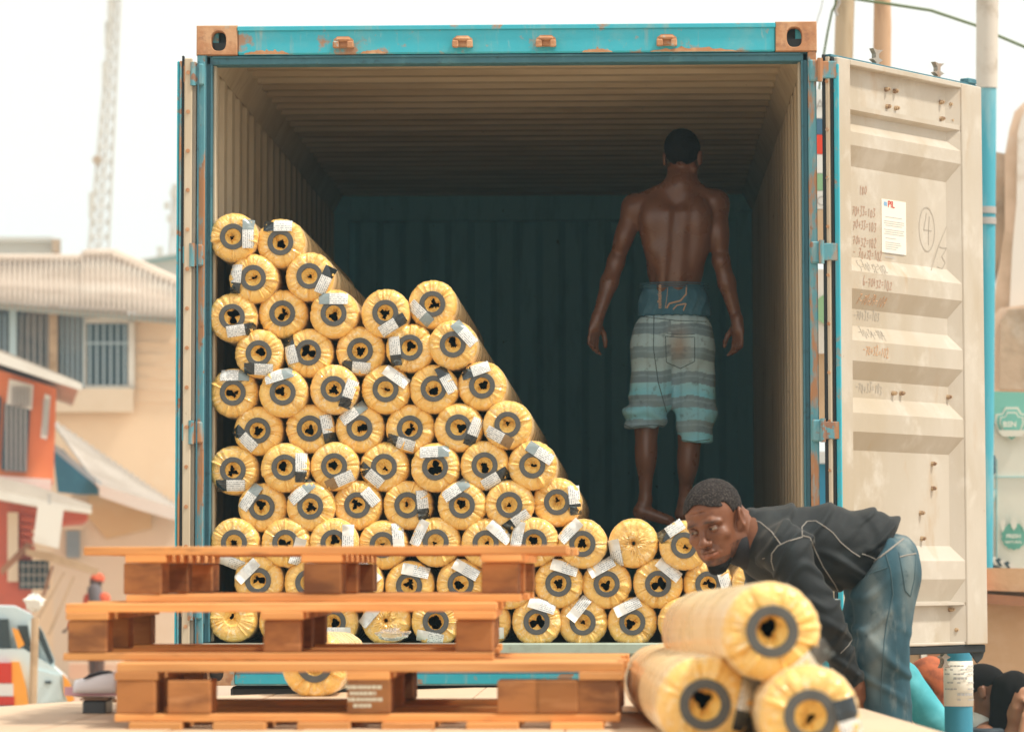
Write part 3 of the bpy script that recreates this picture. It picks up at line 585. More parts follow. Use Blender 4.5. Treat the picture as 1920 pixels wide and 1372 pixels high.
# (px, py, label dx, dy, towards-dark-end dx, dy, tape kind, hole)
ROWS = [
 [(436.7, 443.7, 29, -5, 0, -1, 'g', 'c'), (525.8, 454.6, -5, -32, -1, .0, 'k', 'j')],
 [(474.5, 521, -33, 1, -.1, 1, 'k', 'c'), (580, 517.6, 30, 8, .45, -1, 'k', 'c')],
 [(435, 594, 17, 25, 1, -.15, 'k', 'o'), (529.3, 587.6, None, 0, 0, 0, '', 'j'), (625.4, 587.6, 0, -28, -1, 0, 'g', 'j'), (722.4, 586.4, 14, 23, .9, -.55, 'k', 'j'), (810.7, 570, -23, 17, .7, .7, 'g', 'j')],
 [(485, 662.2, 0, 30, -1, -.05, 'k', 'j'), (577.8, 661, -34, -6, -.25, -1, 'k', 'o'), (675, 657.5, -7, 31, -1, -.1, 'k', 'j'), (768.5, 651.6, -28, 6, .1, 1, 'k', 'j'), (849, 645.8, 22, -21, -.7, -.75, 'g', 'j')],
 [(436.4, 736, 3, -33, 1, 0, 'g', 'j'), (530, 735.5, -8, -32, 1, -.3, 'g', 'j'), (625.6, 729, 28, 9, -.35, 1, 'k', 'j'), (722.8, 729.4, 19, -24, -1, -.7, 'w', 'c'), (813, 728.6, 24, -17, -.5, -.9, 'k', 'j'), (903.7, 722.7, -12, -29, -1, .35, 'k', 'j')],
 [(483, 807, -24, 15, -.7, -.7, 'k', 'j'), (580.6, 803, 34, 1, .2, 1, 'k', 'j'), (674, 802.4, -12, -29, .8, -.6, 'g', 'j'), (768.5, 803, -17, 27, -1, -.3, 'k', 'j'), (859.4, 801, 29, 8, -.4, 1, 'k', 'j'), (951.5, 796, -16, 23, .9, .5, 't', 'c')],
 [(436.7, 881, -4, 29, -1, 0, 'k', 'j'), (533.5, 876, 31, 0, .0, 1, 'k', 'j'), (626.5, 873.6, 11, 27, -1, .45, 't', 'j'), (720, 874.7, -25, 16, -.75, -.65, 'k', 'c'), (815.8, 875.6, -2, -29, 1, -.05, 'g', 'o'), (908.6, 872, 20, 25, .85, -.5, 'k', 'j'), (998, 872, 15, -23, -.85, -.55, 'g', 'c')],
 [(490.8, 950.6, -22, -19, .55, -.8, 'g', 'j'), (581.7, 949, -17, -27, .75, -.65, 'g', 'j'), (669.7, 946.6, 25, -15, .6, .7, '', 'j'), (763.7, 946.6, 29, -1, .1, 1, 'k', 'c'), (866, 946.8, -12, -29, .8, -.55, 'g', 'j'), (955, 946, 14, 31, -.8, .55, 'k', 'c'), (1044.4, 941, 33, -4, .1, 1, 'k', 'c')],
 [(438.7, 1017, -7, 36, -1, -.4, 'w', 'j'), (535, 1017, 24, 15, .3, -1, 'w', 'j'), (625.5, 1017, 27, -10, 0, -1, 'w', 'j'), (717.5, 1021, 29, -14, .1, 1, 'w', 'c'), (817, 1016, -30, -19, .4, -.9, 'w', 'c'), (910.6, 1018, 25, -21, -.7, -.6, 'w', 'c'), (1001, 1016, -30, -15, .2, -1, 'w', 'j'), (1092, 1019, -22, -25, .6, -.6, 'w', 'j'), (1188, 1018, -34, 17, -.2, -1, 'w', 'T'), (1282.7, 1022, -25, -27, -.85, .55, 'k', 'c')],
 [(483.7, 1088, -21, -17, -.7, .7, 'w', 'j'), (578, 1092, 20, -20, 1, 1, 'w', 'j'), (672, 1093, 20, -20, 1, 1, 'w', 'j'), (767, 1097.5, 11, -28, -1, -.2, 'w', 'j'), (863.7, 1094, 9, -27, -.9, -.5, 'w', 'j'), (956, 1095, 14, -24, 1, 0, 'w', 'c'), (1047, 1093.4, 10, -30, -1, -.3, 'w', 'j'), (1137.5, 1094.4, -11, -31, -.9, .5, 'w', 'j'), (1234, 1094, 19, -27, -.8, -.65, 'w', 'o'), (1328, 1095, 30, -10, -.3, -1, 'w', 'j'), (1420, 1096, 10, -26, 1, 0, 'w', 'j')],
 [(435, 1158, None, 0, 0, 0, '', 'S'), (530, 1166, 10, 20, 1, 0, 'w', 'j'), (624, 1166, 10, 20, 1, 0, 'w', 'j'), (723, 1163, -28, -12, .6, -.7, 'w', 'T'), (817, 1165, -12, 29, -1, -.2, 'w', 'o'), (911, 1166, 10, 20, 1, 0, 'w', 'j'), (1006, 1165, 9, -31, -1, -.3, 'w', 'o'), (1092.5, 1166, -8, -24, -.6, .75, 'w', 'c'), (1185.6, 1166, -10, -28, -.95, .45, 'w', 'j'), (1281, 1166, 10, -20, 1, 0, 'w', 'j'), (1376, 1166, 10, -20, 1, 0, 'w', 'j'), (1468, 1166, 10, -20, 1, 0, 'w', 'j')],
]
def where(dx, dy):
    if dx is None: return 'no label on its face'
    a = 'above' if dy < -18 else 'below' if dy > 18 else ''
    s_ = 'right of' if dx > 14 else 'left of' if dx < -14 else ''
    return {('above', ''): 'label above its core', ('below', ''): 'label below its core', ('', 'right of'): 'label right of its core', ('', 'left of'): 'label left of its core',
            ('above', 'right of'): 'label above right of core', ('above', 'left of'): 'label above left of core', ('below', 'right of'): 'label below right of core', ('below', 'left of'): 'label below left of core'}.get((a, s_), 'label beside its core')
nroll = 0
def make_roll(root, dx, dy, tx, ty, tape, hole, ppm, seed, L=2.6, lay=None):
    r_ = random.Random(seed)
    tw = hole == 'T'
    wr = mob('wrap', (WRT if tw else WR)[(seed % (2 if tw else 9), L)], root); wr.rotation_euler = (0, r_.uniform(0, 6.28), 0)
    if not tw:
        if hole != 'S':
            rg = mob('core_ring', RING, root)
        h = {'S': 'c'}.get(hole, hole); cl = CR[h]; c = mob('crumpled_film', cl[(seed * 7) % len(cl)], root); c.rotation_euler = (0, r_.uniform(0, 6.28), 0)
        if hole == 'S': c.scale = (1.15, 1, 1.15)
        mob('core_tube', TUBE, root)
    if dx is not None:
        cx, cz = dx / ppm, -dy / ppm; q = math.hypot(tx, ty); ux, uz = tx / q, -ty / q
        if tape in 'kgt' and tape:
            card(cx, cz, ux, uz, -.056, .016, .044, 'label_print', 'label', root, tw)
            card(cx, cz, ux, uz, .016, .058, .044, {'k': 'tape_black', 'g': 'tape_grey', 't': 'tape_tan'}[tape], 'tape', root, tw)
        elif tape == 'w':
            card(cx, cz, ux, uz, -.056, .006, .044, 'label_print', 'label', root, tw, curl=.3); card(cx, cz, ux, uz, .006, .050, .044, 'label_blank', 'tape', root, tw, curl=.5)
        else:
            card(cx, cz, ux, uz, -.036, .036, .044, 'label_print', 'label', root, tw)
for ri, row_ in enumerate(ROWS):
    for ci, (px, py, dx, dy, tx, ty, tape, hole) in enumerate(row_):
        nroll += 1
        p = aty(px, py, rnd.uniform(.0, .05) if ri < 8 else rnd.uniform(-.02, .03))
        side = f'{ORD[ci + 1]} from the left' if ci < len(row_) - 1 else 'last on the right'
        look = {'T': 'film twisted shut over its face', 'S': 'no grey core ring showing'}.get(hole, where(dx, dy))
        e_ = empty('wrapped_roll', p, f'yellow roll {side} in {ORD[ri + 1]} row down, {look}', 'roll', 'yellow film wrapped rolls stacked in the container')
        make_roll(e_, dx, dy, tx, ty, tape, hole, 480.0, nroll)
# loose rolls on the flatbed: near end and far end
def loose(px, py, d, px2, py2, d2, label, args, h=None):
    a, c = at(px, py, d), at(px2, py2, d2)
    v = c - a; rz = math.atan2(-v[0], v[1]); rx = math.atan2(v[2], math.hypot(v[0], v[1])); Ln = np.linalg.norm(v)
    e_ = empty('wrapped_roll', a, label, 'roll', 'yellow film wrapped rolls lying on the flatbed'); e_.rotation_euler = (rx, 0, rz)
    ORG[e_.name] = (a, 0.0)
    make_roll(e_, *args, seed=rnd.randint(0, 99), L=round(float(Ln), 2)); return e_
def register(L, seeds=range(9)):
    for v in range(9): WR[(v, L)] = make_wrap(v, L)
def lo(px, py, d, px2, py2, d2, label, args):
    Ln = round(float(np.linalg.norm(at(px, py, d) - at(px2, py2, d2))), 2)
    if (0, Ln) not in WR: register(Ln)
    return loose(px, py, d, px2, py2, d2, label, args)
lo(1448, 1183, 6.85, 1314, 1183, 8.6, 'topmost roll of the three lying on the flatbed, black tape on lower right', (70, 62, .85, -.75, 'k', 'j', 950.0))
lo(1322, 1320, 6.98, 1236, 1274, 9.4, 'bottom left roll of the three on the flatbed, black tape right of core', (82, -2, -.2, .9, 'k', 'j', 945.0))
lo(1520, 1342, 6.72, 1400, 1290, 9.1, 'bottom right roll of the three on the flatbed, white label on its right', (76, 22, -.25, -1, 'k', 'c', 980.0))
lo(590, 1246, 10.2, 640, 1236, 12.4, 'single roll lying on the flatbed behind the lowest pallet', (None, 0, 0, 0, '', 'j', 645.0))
# ------------------------------------------------------------------ pallets
m = MT('pallet_board', (.70, .33, .105), .75); m.layer((.40, .165, .05), 3, .4, .7, .8, stretch=(.5, 6, 6), detail=8).layer((.76, .43, .19), 4, .5, .75, .6, stretch=(.3, 5, 5), detail=6).layer((.14, .065, .03), 9, .60, .70, .8, detail=8, stretch=(.4, 3, 3)); m.vary(.35); m.bump(12, .4, .003, stretch=(.3, 6, 6), detail=8)
m = MT('pallet_block', (.38, .16, .05), .85); m.layer((.17, .065, .024), 5, .4, .65, .9, detail=9, stretch=(1, 1, 3)).layer((.55, .27, .11), 8, .55, .7, .5, stretch=(.5, .5, 3)).layer((.16, .07, .03), 14, .66, .73, .8, detail=7); m.vary(.3); m.bump(16, .5, .004, detail=8)
MT('stamp_white', (.62, .60, .48), .8); MT('stamp_dark', (.20, .10, .05), .8)
def bx(nm, sx, sy, sz, mat, ch=.002):
    o = MB().box((-sx / 2, -sy / 2, 0), (sx / 2, sy / 2, sz), ch=ch).build(nm, mat, None, world=False); me = o.data; bpy.data.objects.remove(o); return me
def pallet(x, y, z, rz, label, wid=1.16, over=.0, dep=1.0, ntop=7, feet=False):
    e_ = empty('wooden_pallet', (x, y, z), label, 'pallet', 'wooden pallets stacked on the flatbed', rz=rz)
    T = .0185; BH = .0765; bw = .098
    zs = [0, T, T + BH, 2 * T + BH + .001]
    top = [bx('top_board', wid, wdt, T + .002, 'pallet_board') for wdt in (.115, .10, .09)]; st = bx('stringer_board', .100, dep, T, 'pallet_board'); bl = bx('block', bw - .006, .120, BH - .001, 'pallet_block', .003); bl2 = bx('block', .088, .100, BH - .001, 'pallet_block', .003)
    inner = wid - 2 * over
    bot = bx('bottom_board', inner - .004, .095, T - .001, 'pallet_board')
    r_ = random.Random(int(x * 1000 + z * 977))
    for i in range(ntop):
        yy = -dep / 2 + .06 + i * (dep - .12) / (ntop - 1); o = mob('top_board', top[0] if i in (0, ntop - 1) else top[1 + i % 2], e_); o.location = (r_.uniform(-.012, .012), yy + r_.uniform(-.006, .006), zs[3] - .001); o.rotation_euler = (0, r_.uniform(-.003, .003), r_.uniform(-.008, .008))
    for i in (-1, 0, 1):
        xx = i * (inner - .1) / 2
        o = mob('stringer_board', st, e_); o.location = (xx + r_.uniform(-.004, .004), 0, zs[2])
        for j in (-1, 0, 1):
            o = mob('block', bl if r_.random() < .6 else bl2, e_); o.location = (xx + r_.uniform(-.006, .006), j * (dep / 2 - .062), zs[1]); o.rotation_euler = (0, 0, r_.uniform(-.04, .04))
    for j in (-1, 0, 1):
        o = mob('bottom_board', bot, e_); o.location = (r_.uniform(-.005, .005), j * (dep / 2 - .05), 0)
    if feet:
        ft_ = bx('runner', .12, dep + .05, .018, 'pallet_board')
        for i in range(6):
            o = mob('runner', ft_, e_); o.location = (-wid / 2 + .1 + i * (wid - .2) / 5, -.01, -.0185)
    return e_
def px_x(px, y):  # world x seen at pixel column on plane y near the horizon
    return aty(px, 1200, y)[0]
yb1, yb2, yb3 = -5.22, -5.40, -5.62
PH = .1355
base = DK + .0185
p3 = pallet((px_x(214, yb3) + px_x(1172, yb3)) / 2, yb3 + .5, base, R(-.6), 'bottom pallet of the stack with stamped blocks and runners underneath', wid=1.168, dep=1.0, feet=True)
p2 = pallet((px_x(112, yb2) + px_x(925, yb2)) / 2, yb2 + .52, base + PH, R(1.2), 'middle pallet of the stack, pushed out furthest to the left', wid=1.02, dep=1.08)
p1 = pallet((px_x(155, yb1) + px_x(1062, yb1)) / 2, yb1 + .52, base + 2 * PH, R(-.4), 'top pallet of the stack with deck boards overhanging its blocks', wid=1.17, over=.105, dep=1.06)
# extra blocks set beside the corner blocks of the bottom pallet
for xx in (-.41, .005, .35, .435):
    o = mob('block', bx('block', .10, .12, .0755, 'pallet_block', .003), p3); o.location = (xx, -.44, .0190)
b = MB()
for k, (w1, w2) in enumerate(((0, 1), (.1, .8), (.05, .95), (.2, .7))):
    q = w1
    while q < w2: l = rnd.uniform(.06, .16); b.quad((-.047 + .084 * q, -.5032, .075 - .014 * k), (-.047 + .084 * (q + l * .8), -.5032, .075 - .014 * k), (-.047 + .084 * (q + l * .8), -.5032, .083 - .014 * k), (-.047 + .084 * q, -.5032, .083 - .014 * k)); q += l
st_ = b.build('stamp', 'stamp_white', p3, world=False, smooth=False)
# ------------------------------------------------------------------ sandal on a tin, stick, plastic bag
MT('sandal_white', (.75, .72, .74), .5); MT('sandal_dark', (.03, .03, .04), .6); MT('sandal_pink', (.55, .30, .36), .6); MT('tin_dark', (.05, .06, .07), .4); MT('stick_wood', (.25, .15, .09), .8)
c = onz(182, 1312, DK + .035)
tn = empty('battery_box', (c[0], c[1], DK), 'small dark box under the white sandal at the edge of the flatbed', 'box')
b = MB(); b.box((c[0] - .03, c[1] - .05, DK + .001), (c[0] + .03, c[1] + .07, DK + .036), ch=.004); b.build('box_body', 'tin_dark', tn)
b = MB(); b.box((c[0] - .036, c[1] - .055, DK + .037), (c[0] + .036, c[1] + .075, DK + .042), ch=.001); b.build('box_lid', 'stick_wood', tn)
sn = empty('slide_sandal', (c[0], c[1], DK + .042), 'white slide sandal with a dark curved logo lying on the dark box', 'sandal')
o_ = np.array([c[0] + .0, c[1], DK + .043]); b = MB(); n = 26
sole = [(.115 * math.cos(t) + .03, (.042 + .006 * math.cos(t)) * math.sin(t)) for t in np.linspace(0, 2 * math.pi, n, endpoint=False)]
b.prism([o_ + np.array([a, q, 0.004]) for a, q in sole], (0, 0, .022)); b.build('sole', 'sandal_pink', sn)
b = MB(); vs = []; nA, nB = 12, 9
for i in range(nA + 1):
    for j in range(nB + 1):
        t = math.pi * i / nA; s_ = j / nB; xx = -.055 + .115 * s_; hh = .032 + .026 * s_
        vs.append(o_ + np.array([xx, -.048 * math.cos(t), .012 + hh * math.sin(t) ** .8]))
b.add(vs, [(i * (nB + 1) + j, i * (nB + 1) + j + 1, (i + 1) * (nB + 1) + j + 1, (i + 1) * (nB + 1) + j) for i in range(nA) for j in range(nB)]); sb = b.build('strap', 'sandal_white', sn)
sb.modifiers.new('thickness', 'SOLIDIFY').thickness = .004
b = MB(); pts = [o_ + np.array([-.03 + .075 * t, -.048 * math.cos(.95 + .5 * math.sin(t * 3)), .014 + (.032 + .026 * (.2 + .65 * t)) * math.sin(.95 + .5 * math.sin(t * 3)) ** .8]) + np.array([0, -.004, .002]) for t in np.linspace(0, 1, 9)]
b.tube(pts, [.002, .004, .005, .005, .006, .005, .004, .003, .001], 6); b.build('logo', 'sandal_dark', sn)
b = MB(); q0, q1 = onz(137, 1300, DK + .02), onz(215, 1313, DK + .012); b.tube([q0, (q0 + q1) / 2 + np.array([0, 0, .004]), q1], [.007, .009, .006], 7); tag(b.build('stick', 'stick_wood'), 'short brown stick lying beside the dark box and sandal', 'stick')
m = MT('clear_plastic', (.9, .9, .9), .15); m.b.inputs['Transmission Weight'].default_value = .85; m.b.inputs['IOR'].default_value = 1.2; m.bump(30, .8, .01)
p = aty(735, 1196, -.06); b = MB(); n, k_ = 14, 20; vs = []
for i in range(n + 1):
    for j in range(k_):
        t = math.pi * i / n; f = 2 * math.pi * j / k_; q = 1 + .35 * mnoise.noise(Vector((math.cos(f) * 2, math.sin(f) * 2, t * 2))) + .2 * mnoise.noise(Vector((math.cos(f) * 6, math.sin(f) * 6, t * 6)))
        vs.append(p + q * np.array([.062 * math.sin(t) * math.cos(f), .03 * math.sin(t) * math.sin(f), .022 * math.cos(t) + .012]))
b.add(vs, [(i * k_ + j, i * k_ + (j + 1) % k_, (i + 1) * k_ + (j + 1) % k_, (i + 1) * k_ + j) for i in range(n) for j in range(k_)]); tag(b.build('plastic_bag', 'clear_plastic', ang=25), 'crumpled clear plastic bag on the container threshold', 'plastic bag')
# ------------------------------------------------------------------ buildings and street behind
def pm(name, col, rough=.8, *layers):
    m = MT(name, col, rough, rand=False)
    for l in layers: m.layer(*l[:4], *( [l[4]] if len(l) > 4 else []))
    return name
pm('cream_plaster', (.84, .64, .44), .85, ((.74, .54, .36), .5, .45, .7, .6), ((.88, .74, .56), 2, .5, .7, .5))
pm('ochre_plaster', (.72, .50, .25), .85, ((.80, .64, .40), .6, .4, .65, .8))
pm('beige_plaster', (.80, .66, .50), .85, ((.70, .55, .38), .8, .45, .7, .6))
pm('orange_plaster', (.78, .21, .07), .8, ((.70, .24, .10), 1.2, .45, .7, .6))
pm('red_board', (.62, .13, .07), .8, ((.50, .12, .07), 3, .45, .7, .6))
m = MT('corrugated_asbestos', (.62, .52, .43), .8, rand=False); m.layer((.42, .32, .24), 1.6, .46, .64, .7, detail=9, stretch=(.5, 1, 3)).layer((.82, .76, .67), .9, .52, .60, .7, detail=8, stretch=(.4, 1, 2))
m = MT('grey_sheet', (.52, .46, .40), .7, rand=False); m.layer((.40, .34, .28), 1.5, .45, .65, .7)
pm('white_trim', (.80, .77, .70), .7, ((.68, .62, .54), 2, .5, .7, .6))
pm('blue_trim', (.45, .58, .62), .7); pm('blue_board', (.03, .17, .28), .7, ((.05, .25, .36), 2, .5, .7)); pm('veranda_dark', (.13, .14, .15), .8, ((.30, .24, .20), .8, .45, .6, .8))
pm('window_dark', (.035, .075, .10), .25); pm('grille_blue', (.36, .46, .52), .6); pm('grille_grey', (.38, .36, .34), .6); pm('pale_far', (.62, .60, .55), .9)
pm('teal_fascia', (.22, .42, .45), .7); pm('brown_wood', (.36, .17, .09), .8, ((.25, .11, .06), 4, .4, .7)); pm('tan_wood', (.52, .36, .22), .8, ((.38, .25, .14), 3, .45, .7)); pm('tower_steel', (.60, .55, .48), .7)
def slab(pts, d, t, b=None, dd=None):
    """photo-pixel outline standing d metres away (dd: per point), t metres deep"""
    b = b or MB(); P_ = [at(x, y, (dd[i] if dd else d)) for i, (x, y) in enumerate(pts)]
    a = sum(pts[i][0] * pts[(i + 1) % len(pts)][1] - pts[(i + 1) % len(pts)][0] * pts[i][1] for i in range(len(pts)))
    v = sum(P_) / len(P_) - CAM; v[2] = 0; v /= np.linalg.norm(v)          # shaped along the sight line, so side walls stay out of view
    return b.prism(P_[::-1] if a > 0 else P_, v * t)
def part(name, pts, d, t, mat, parent, ang=35): return slab(pts, d, t).build(name, mat, parent, smooth=False)
def rect(x0, y0, x1, y1): return [(x0, y0), (x1, y0), (x1, y1), (x0, y1)]
def gyp(d): return 1071 + CAM[2] * 6596 / d
def thing_at(name, px, d, label, cat, group=None):
    p = at(px, gyp(d), d); return empty(name, (p[0], p[1], 0), label, cat, group)
def bars(name, x0, x1, y0, y1, n, d, w_, mat, parent, horiz=False):
    for i in range(n):
        b = MB()
        if horiz: y = y0 + (y1 - y0) * (i + .5) / n; slab(rect(x0, y - w_ / 2, x1, y + w_ / 2), d, .04, b)
        else: x = x0 + (x1 - x0) * (i + .5) / n; slab(rect(x - w_ / 2, y0, x + w_ / 2, y1), d, .04, b)
        b.build(name, mat, parent, smooth=False)
# cream house
h = thing_at('cream_house', 160, 60, 'cream two storey house with corrugated roof and barred veranda', 'house')
part('wall', [(-60, 570), (345, 596), (345, gyp(60)), (-60, gyp(60))], 60, 6, 'cream_plaster', h)
part('veranda_opening', [(-60, 566), (236, 582), (236, 728), (-60, 728)], 59.95, .04, 'veranda_dark', h)
part('parapet', [(-60, 728), (250, 728), (250, 772), (-60, 772)], 59.7, .2, 'beige_plaster', h)
wn_ = part('window', rect(162, 606, 246, 724), 59.85, .08, 'window_dark', h)
for r_ in (rect(240, 600, 252, 730), rect(156, 600, 162, 730), rect(156, 596, 252, 606), rect(156, 722, 252, 732)): part('window_frame', r_, 59.8, .1, 'white_trim', wn_)
bars('grille_bar', 162, 240, 608, 722, 6, 59.75, 4, 'grille_blue', wn_); bars('grille_bar', 162, 240, 636, 650, 1, 59.72, 4, 'grille_blue', wn_, True)
bars('grille_bar', 112, 160, 590, 728, 5, 59.75, 3.5, 'grille_blue', h); bars('grille_bar', 34, 94, 590, 728, 5, 59.75, 3.5, 'grille_grey', h); bars('grille_bar', -30, 14, 590, 728, 4, 59.75, 3.5, 'grille_blue', h)
part('veranda_post', rect(17, 568, 31, 700), 59.6, .2, 'blue_trim', h); part('veranda_post', rect(92, 572, 108, 728), 59.6, .2, 'tan_wood', h)
b = MB(); n = 84; pts = []
for i in range(n):
    x = -60 + 405 * i / (n - 1); pts.append(((x, 560 + (x + 60) * .088), (x, 478 + max(0, (x - 215)) * .46 if x > 215 else 486 - (8 if 150 < x else 0))))
vs = []
for i, (e, r_) in enumerate(pts):
    off = .05 * math.cos(i * math.pi); vs += [at(*e, 59.0) + np.array([0, 0, off * 2]), at(*r_, 62.5) + np.array([0, 0, off * 2])]
b.add(vs, [(2 * i, 2 * i + 2, 2 * i + 3, 2 * i + 1) for i in range(n - 1)]); rf = b.build('roof', 'corrugated_asbestos', h, ang=20); rf.modifiers.new('thickness', 'SOLIDIFY').thickness = .06
b = MB(); b.tube([at(210, 478, 62.4), at(345, 541, 62.4)], .14, 8); b.tube([at(-60, 486, 62.4), at(150, 486, 62.4), at(160, 477, 62.4), at(212, 476, 62.4)], .09, 8); b.build('ridge_cap', 'corrugated_asbestos', rf)
part('fascia', [(-60, 562), (345, 598), (345, 608), (-60, 574)], 59.3, .1, 'blue_trim', h)
for k in range(6):
    y = 640 + k * 22; part('plaster_joint', [(255, y), (345, y + 3), (345, y + 4.5), (255, y + 1.5)], 59.97, .03, 'beige_plaster', h)
# orange house
h = thing_at('orange_house', 30, 48, 'orange upper storey with white fascia and tall barred window', 'house')
part('wall', [(-80, 668), (106, 728), (100, 905), (-80, 892)], 48, 5, 'orange_plaster', h)
rf = part('roof', [(-80, 626), (0, 655), (150, 716), (150, 722), (0, 668), (-80, 640)], 47.2, 6, 'grey_sheet', h); part('fascia', [(-80, 632), (0, 660), (155, 720), (153, 732), (0, 682), (-80, 655)], 47.1, .08, 'white_trim', rf)
part('sill', [(-80, 886), (97, 898), (95, 925), (-80, 912)], 47.7, .3, 'white_trim', h)
wn_ = part('window', [(8, 755), (56, 765), (50, 885), (2, 880)], 47.95, .04, 'window_dark', h); bars('grille_bar', 8, 52, 757, 884, 5, 47.9, 4.5, 'grille_grey', wn_)
sv = part('louvre_panel', [(17, 710), (63, 722), (60, 768), (12, 757)], 47.9, .08, 'white_trim', h); bars('louvre', 20, 58, 724, 762, 6, 47.85, 2.5, 'grille_grey', sv)
vn = part('vent', [(84, 738), (95, 742), (88, 824), (76, 820)], 47.93, .06, 'white_trim', h); bars('vent_slot', 79, 92, 748, 816, 9, 47.9, 3, 'grille_grey', vn, True)
part('window', [(-80, 740), (2, 744), (-4, 870), (-80, 860)], 47.95, .04, 'window_dark', h)
# lower red shop front below it
h = thing_at('red_shopfront', 60, 46, 'low red boarded shop front with white awning edge and open timber shutters', 'shop')
part('wall', [(-80, 905), (165, 950), (165, 975), (60, 985), (60, gyp(46)), (-80, gyp(46))], 46, 4, 'red_board', h)
part('awning', [(-80, 902), (0, 920), (172, 956), (172, 962), (75, 950), (0, 936), (-80, 926)], 45.2, .8, 'white_trim', h)
part('awning_top', [(-80, 880), (60, 908), (172, 946), (172, 956), (0, 920), (-80, 904)], 45.6, 1.5, 'grey_sheet', h)
part('pilaster', rect(14, 960, 34, 1090), 45.8, .15, 'beige_plaster', h)
for k in range(5): part('shutter_slat', [(38, 968 + k * 13), (66, 972 + k * 13), (66, 981 + k * 13), (38, 977 + k * 13)], 45.9, .06, 'red_board', h)
wn_ = part('window', rect(36, 1050, 92, 1104), 45.9, .05, 'window_dark', h); bars('grille_bar', 38, 90, 1052, 1102, 5, 45.8, 3, 'grille_grey', wn_); bars('grille_bar', 38, 90, 1052, 1102, 3, 45.75, 3, 'grille_grey', wn_, True)
part('timber_brace', [(0, 1066), (50, 1016), (62, 1022), (4, 1078)], 45.3, .15, 'brown_wood', h); part('timber_brace', [(78, 1116), (96, 1060), (101, 1061), (84, 1118)], 45.3, .1, 'brown_wood', h)
part('shade_roof', [(48, 1028), (96, 1036), (186, 1066), (182, 1078), (92, 1052), (48, 1040)], 44.9, 1.0, 'tan_wood', h)
for a, c in (((136, 1080), (88, 1190)), ((118, 1072), (62, 1170))): part('shade_pole', [a, (a[0] + 5, a[1]), (c[0] + 6, c[1]), c], 44.8, .1, 'tan_wood', h)
sg = thing_at('sign_box', 92, 44, 'blank white box sign hanging under the awning of red shop', 'sign')
part('sign_face', [(72, 940), (120, 950), (110, 1028), (62, 1016)], 44.6, .35, 'white_trim', sg); part('bracket', [(90, 925), (95, 926), (95, 945), (90, 944)], 44.7, .05, 'grille_grey', sg)
# small grey roofed house
h = thing_at('grey_roof_house', 220, 54, 'small ochre house with grey sheet roof and blue gable end', 'house')
part('wall', [(160, 905), (345, 960), (345, gyp(54)), (100, gyp(54)), (100, 960)], 54, 5, 'beige_plaster', h)
part('gable_wall', [(165, 925), (284, 945), (284, 990), (200, 1010), (165, 970)], 53.9, .08, 'ochre_plaster', h)
part('blue_gable', [(98, 836), (118, 842), (186, 912), (184, 926), (150, 926), (108, 922)], 53.6, .3, 'blue_board', h)
b = MB(); n = 46; vs = []
for i in range(n):
    t = i / (n - 1); off = .035 * math.cos(i * math.pi); e = (186 + 160 * t, 912 + 52 * t); r_ = (98 + 240 * t, 786 + 165 * t); vs += [at(*e, 53.2) + np.array([0, 0, off]), at(*r_, 56) + np.array([0, 0, off])]
b.add(vs, [(2 * i, 2 * i + 2, 2 * i + 3, 2 * i + 1) for i in range(n - 1)]); rf = b.build('roof', 'grey_sheet', h, ang=20); rf.modifiers.new('thickness', 'SOLIDIFY').thickness = .05
part('fascia', [(186, 908), (345, 956), (345, 980), (262, 956), (186, 930)], 53.1, .08, 'white_trim', rf); part('fascia', [(98, 828), (190, 905), (186, 914), (98, 842)], 53.3, .08, 'grille_blue', rf)
wn_ = part('window', rect(124, 994, 150, 1046), 53.9, .06, 'grille_grey', h); part('lintel', rect(118, 985, 156, 993), 53.85, .1, 'beige_plaster', h); bars('shutter_slat', 125, 149, 996, 1044, 7, 53.85, 3, 'grille_blue', wn_, True)
part('low_wall', rect(130, 1243, 240, 1272), 50, .3, 'beige_plaster', h)
# far roofs
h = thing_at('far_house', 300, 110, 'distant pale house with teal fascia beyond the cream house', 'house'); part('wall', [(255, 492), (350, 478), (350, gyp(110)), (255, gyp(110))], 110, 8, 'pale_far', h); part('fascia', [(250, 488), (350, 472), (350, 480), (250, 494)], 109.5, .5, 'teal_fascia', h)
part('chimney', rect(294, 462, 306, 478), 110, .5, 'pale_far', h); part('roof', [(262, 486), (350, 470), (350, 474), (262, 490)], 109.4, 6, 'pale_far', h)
h = thing_at('far_block', 50, 130, 'distant flat roofed block just above the corrugated roof', 'building'); part('wall', [(-60, 450), (98, 452), (98, gyp(130)), (-60, gyp(130))], 130, 8, 'pale_far', h); part('roof_tank', rect(98, 448, 114, 470), 129, 2, 'tan_wood', h); part('parapet', rect(-60, 444, 100, 452), 129.5, .5, 'pale_far', h)
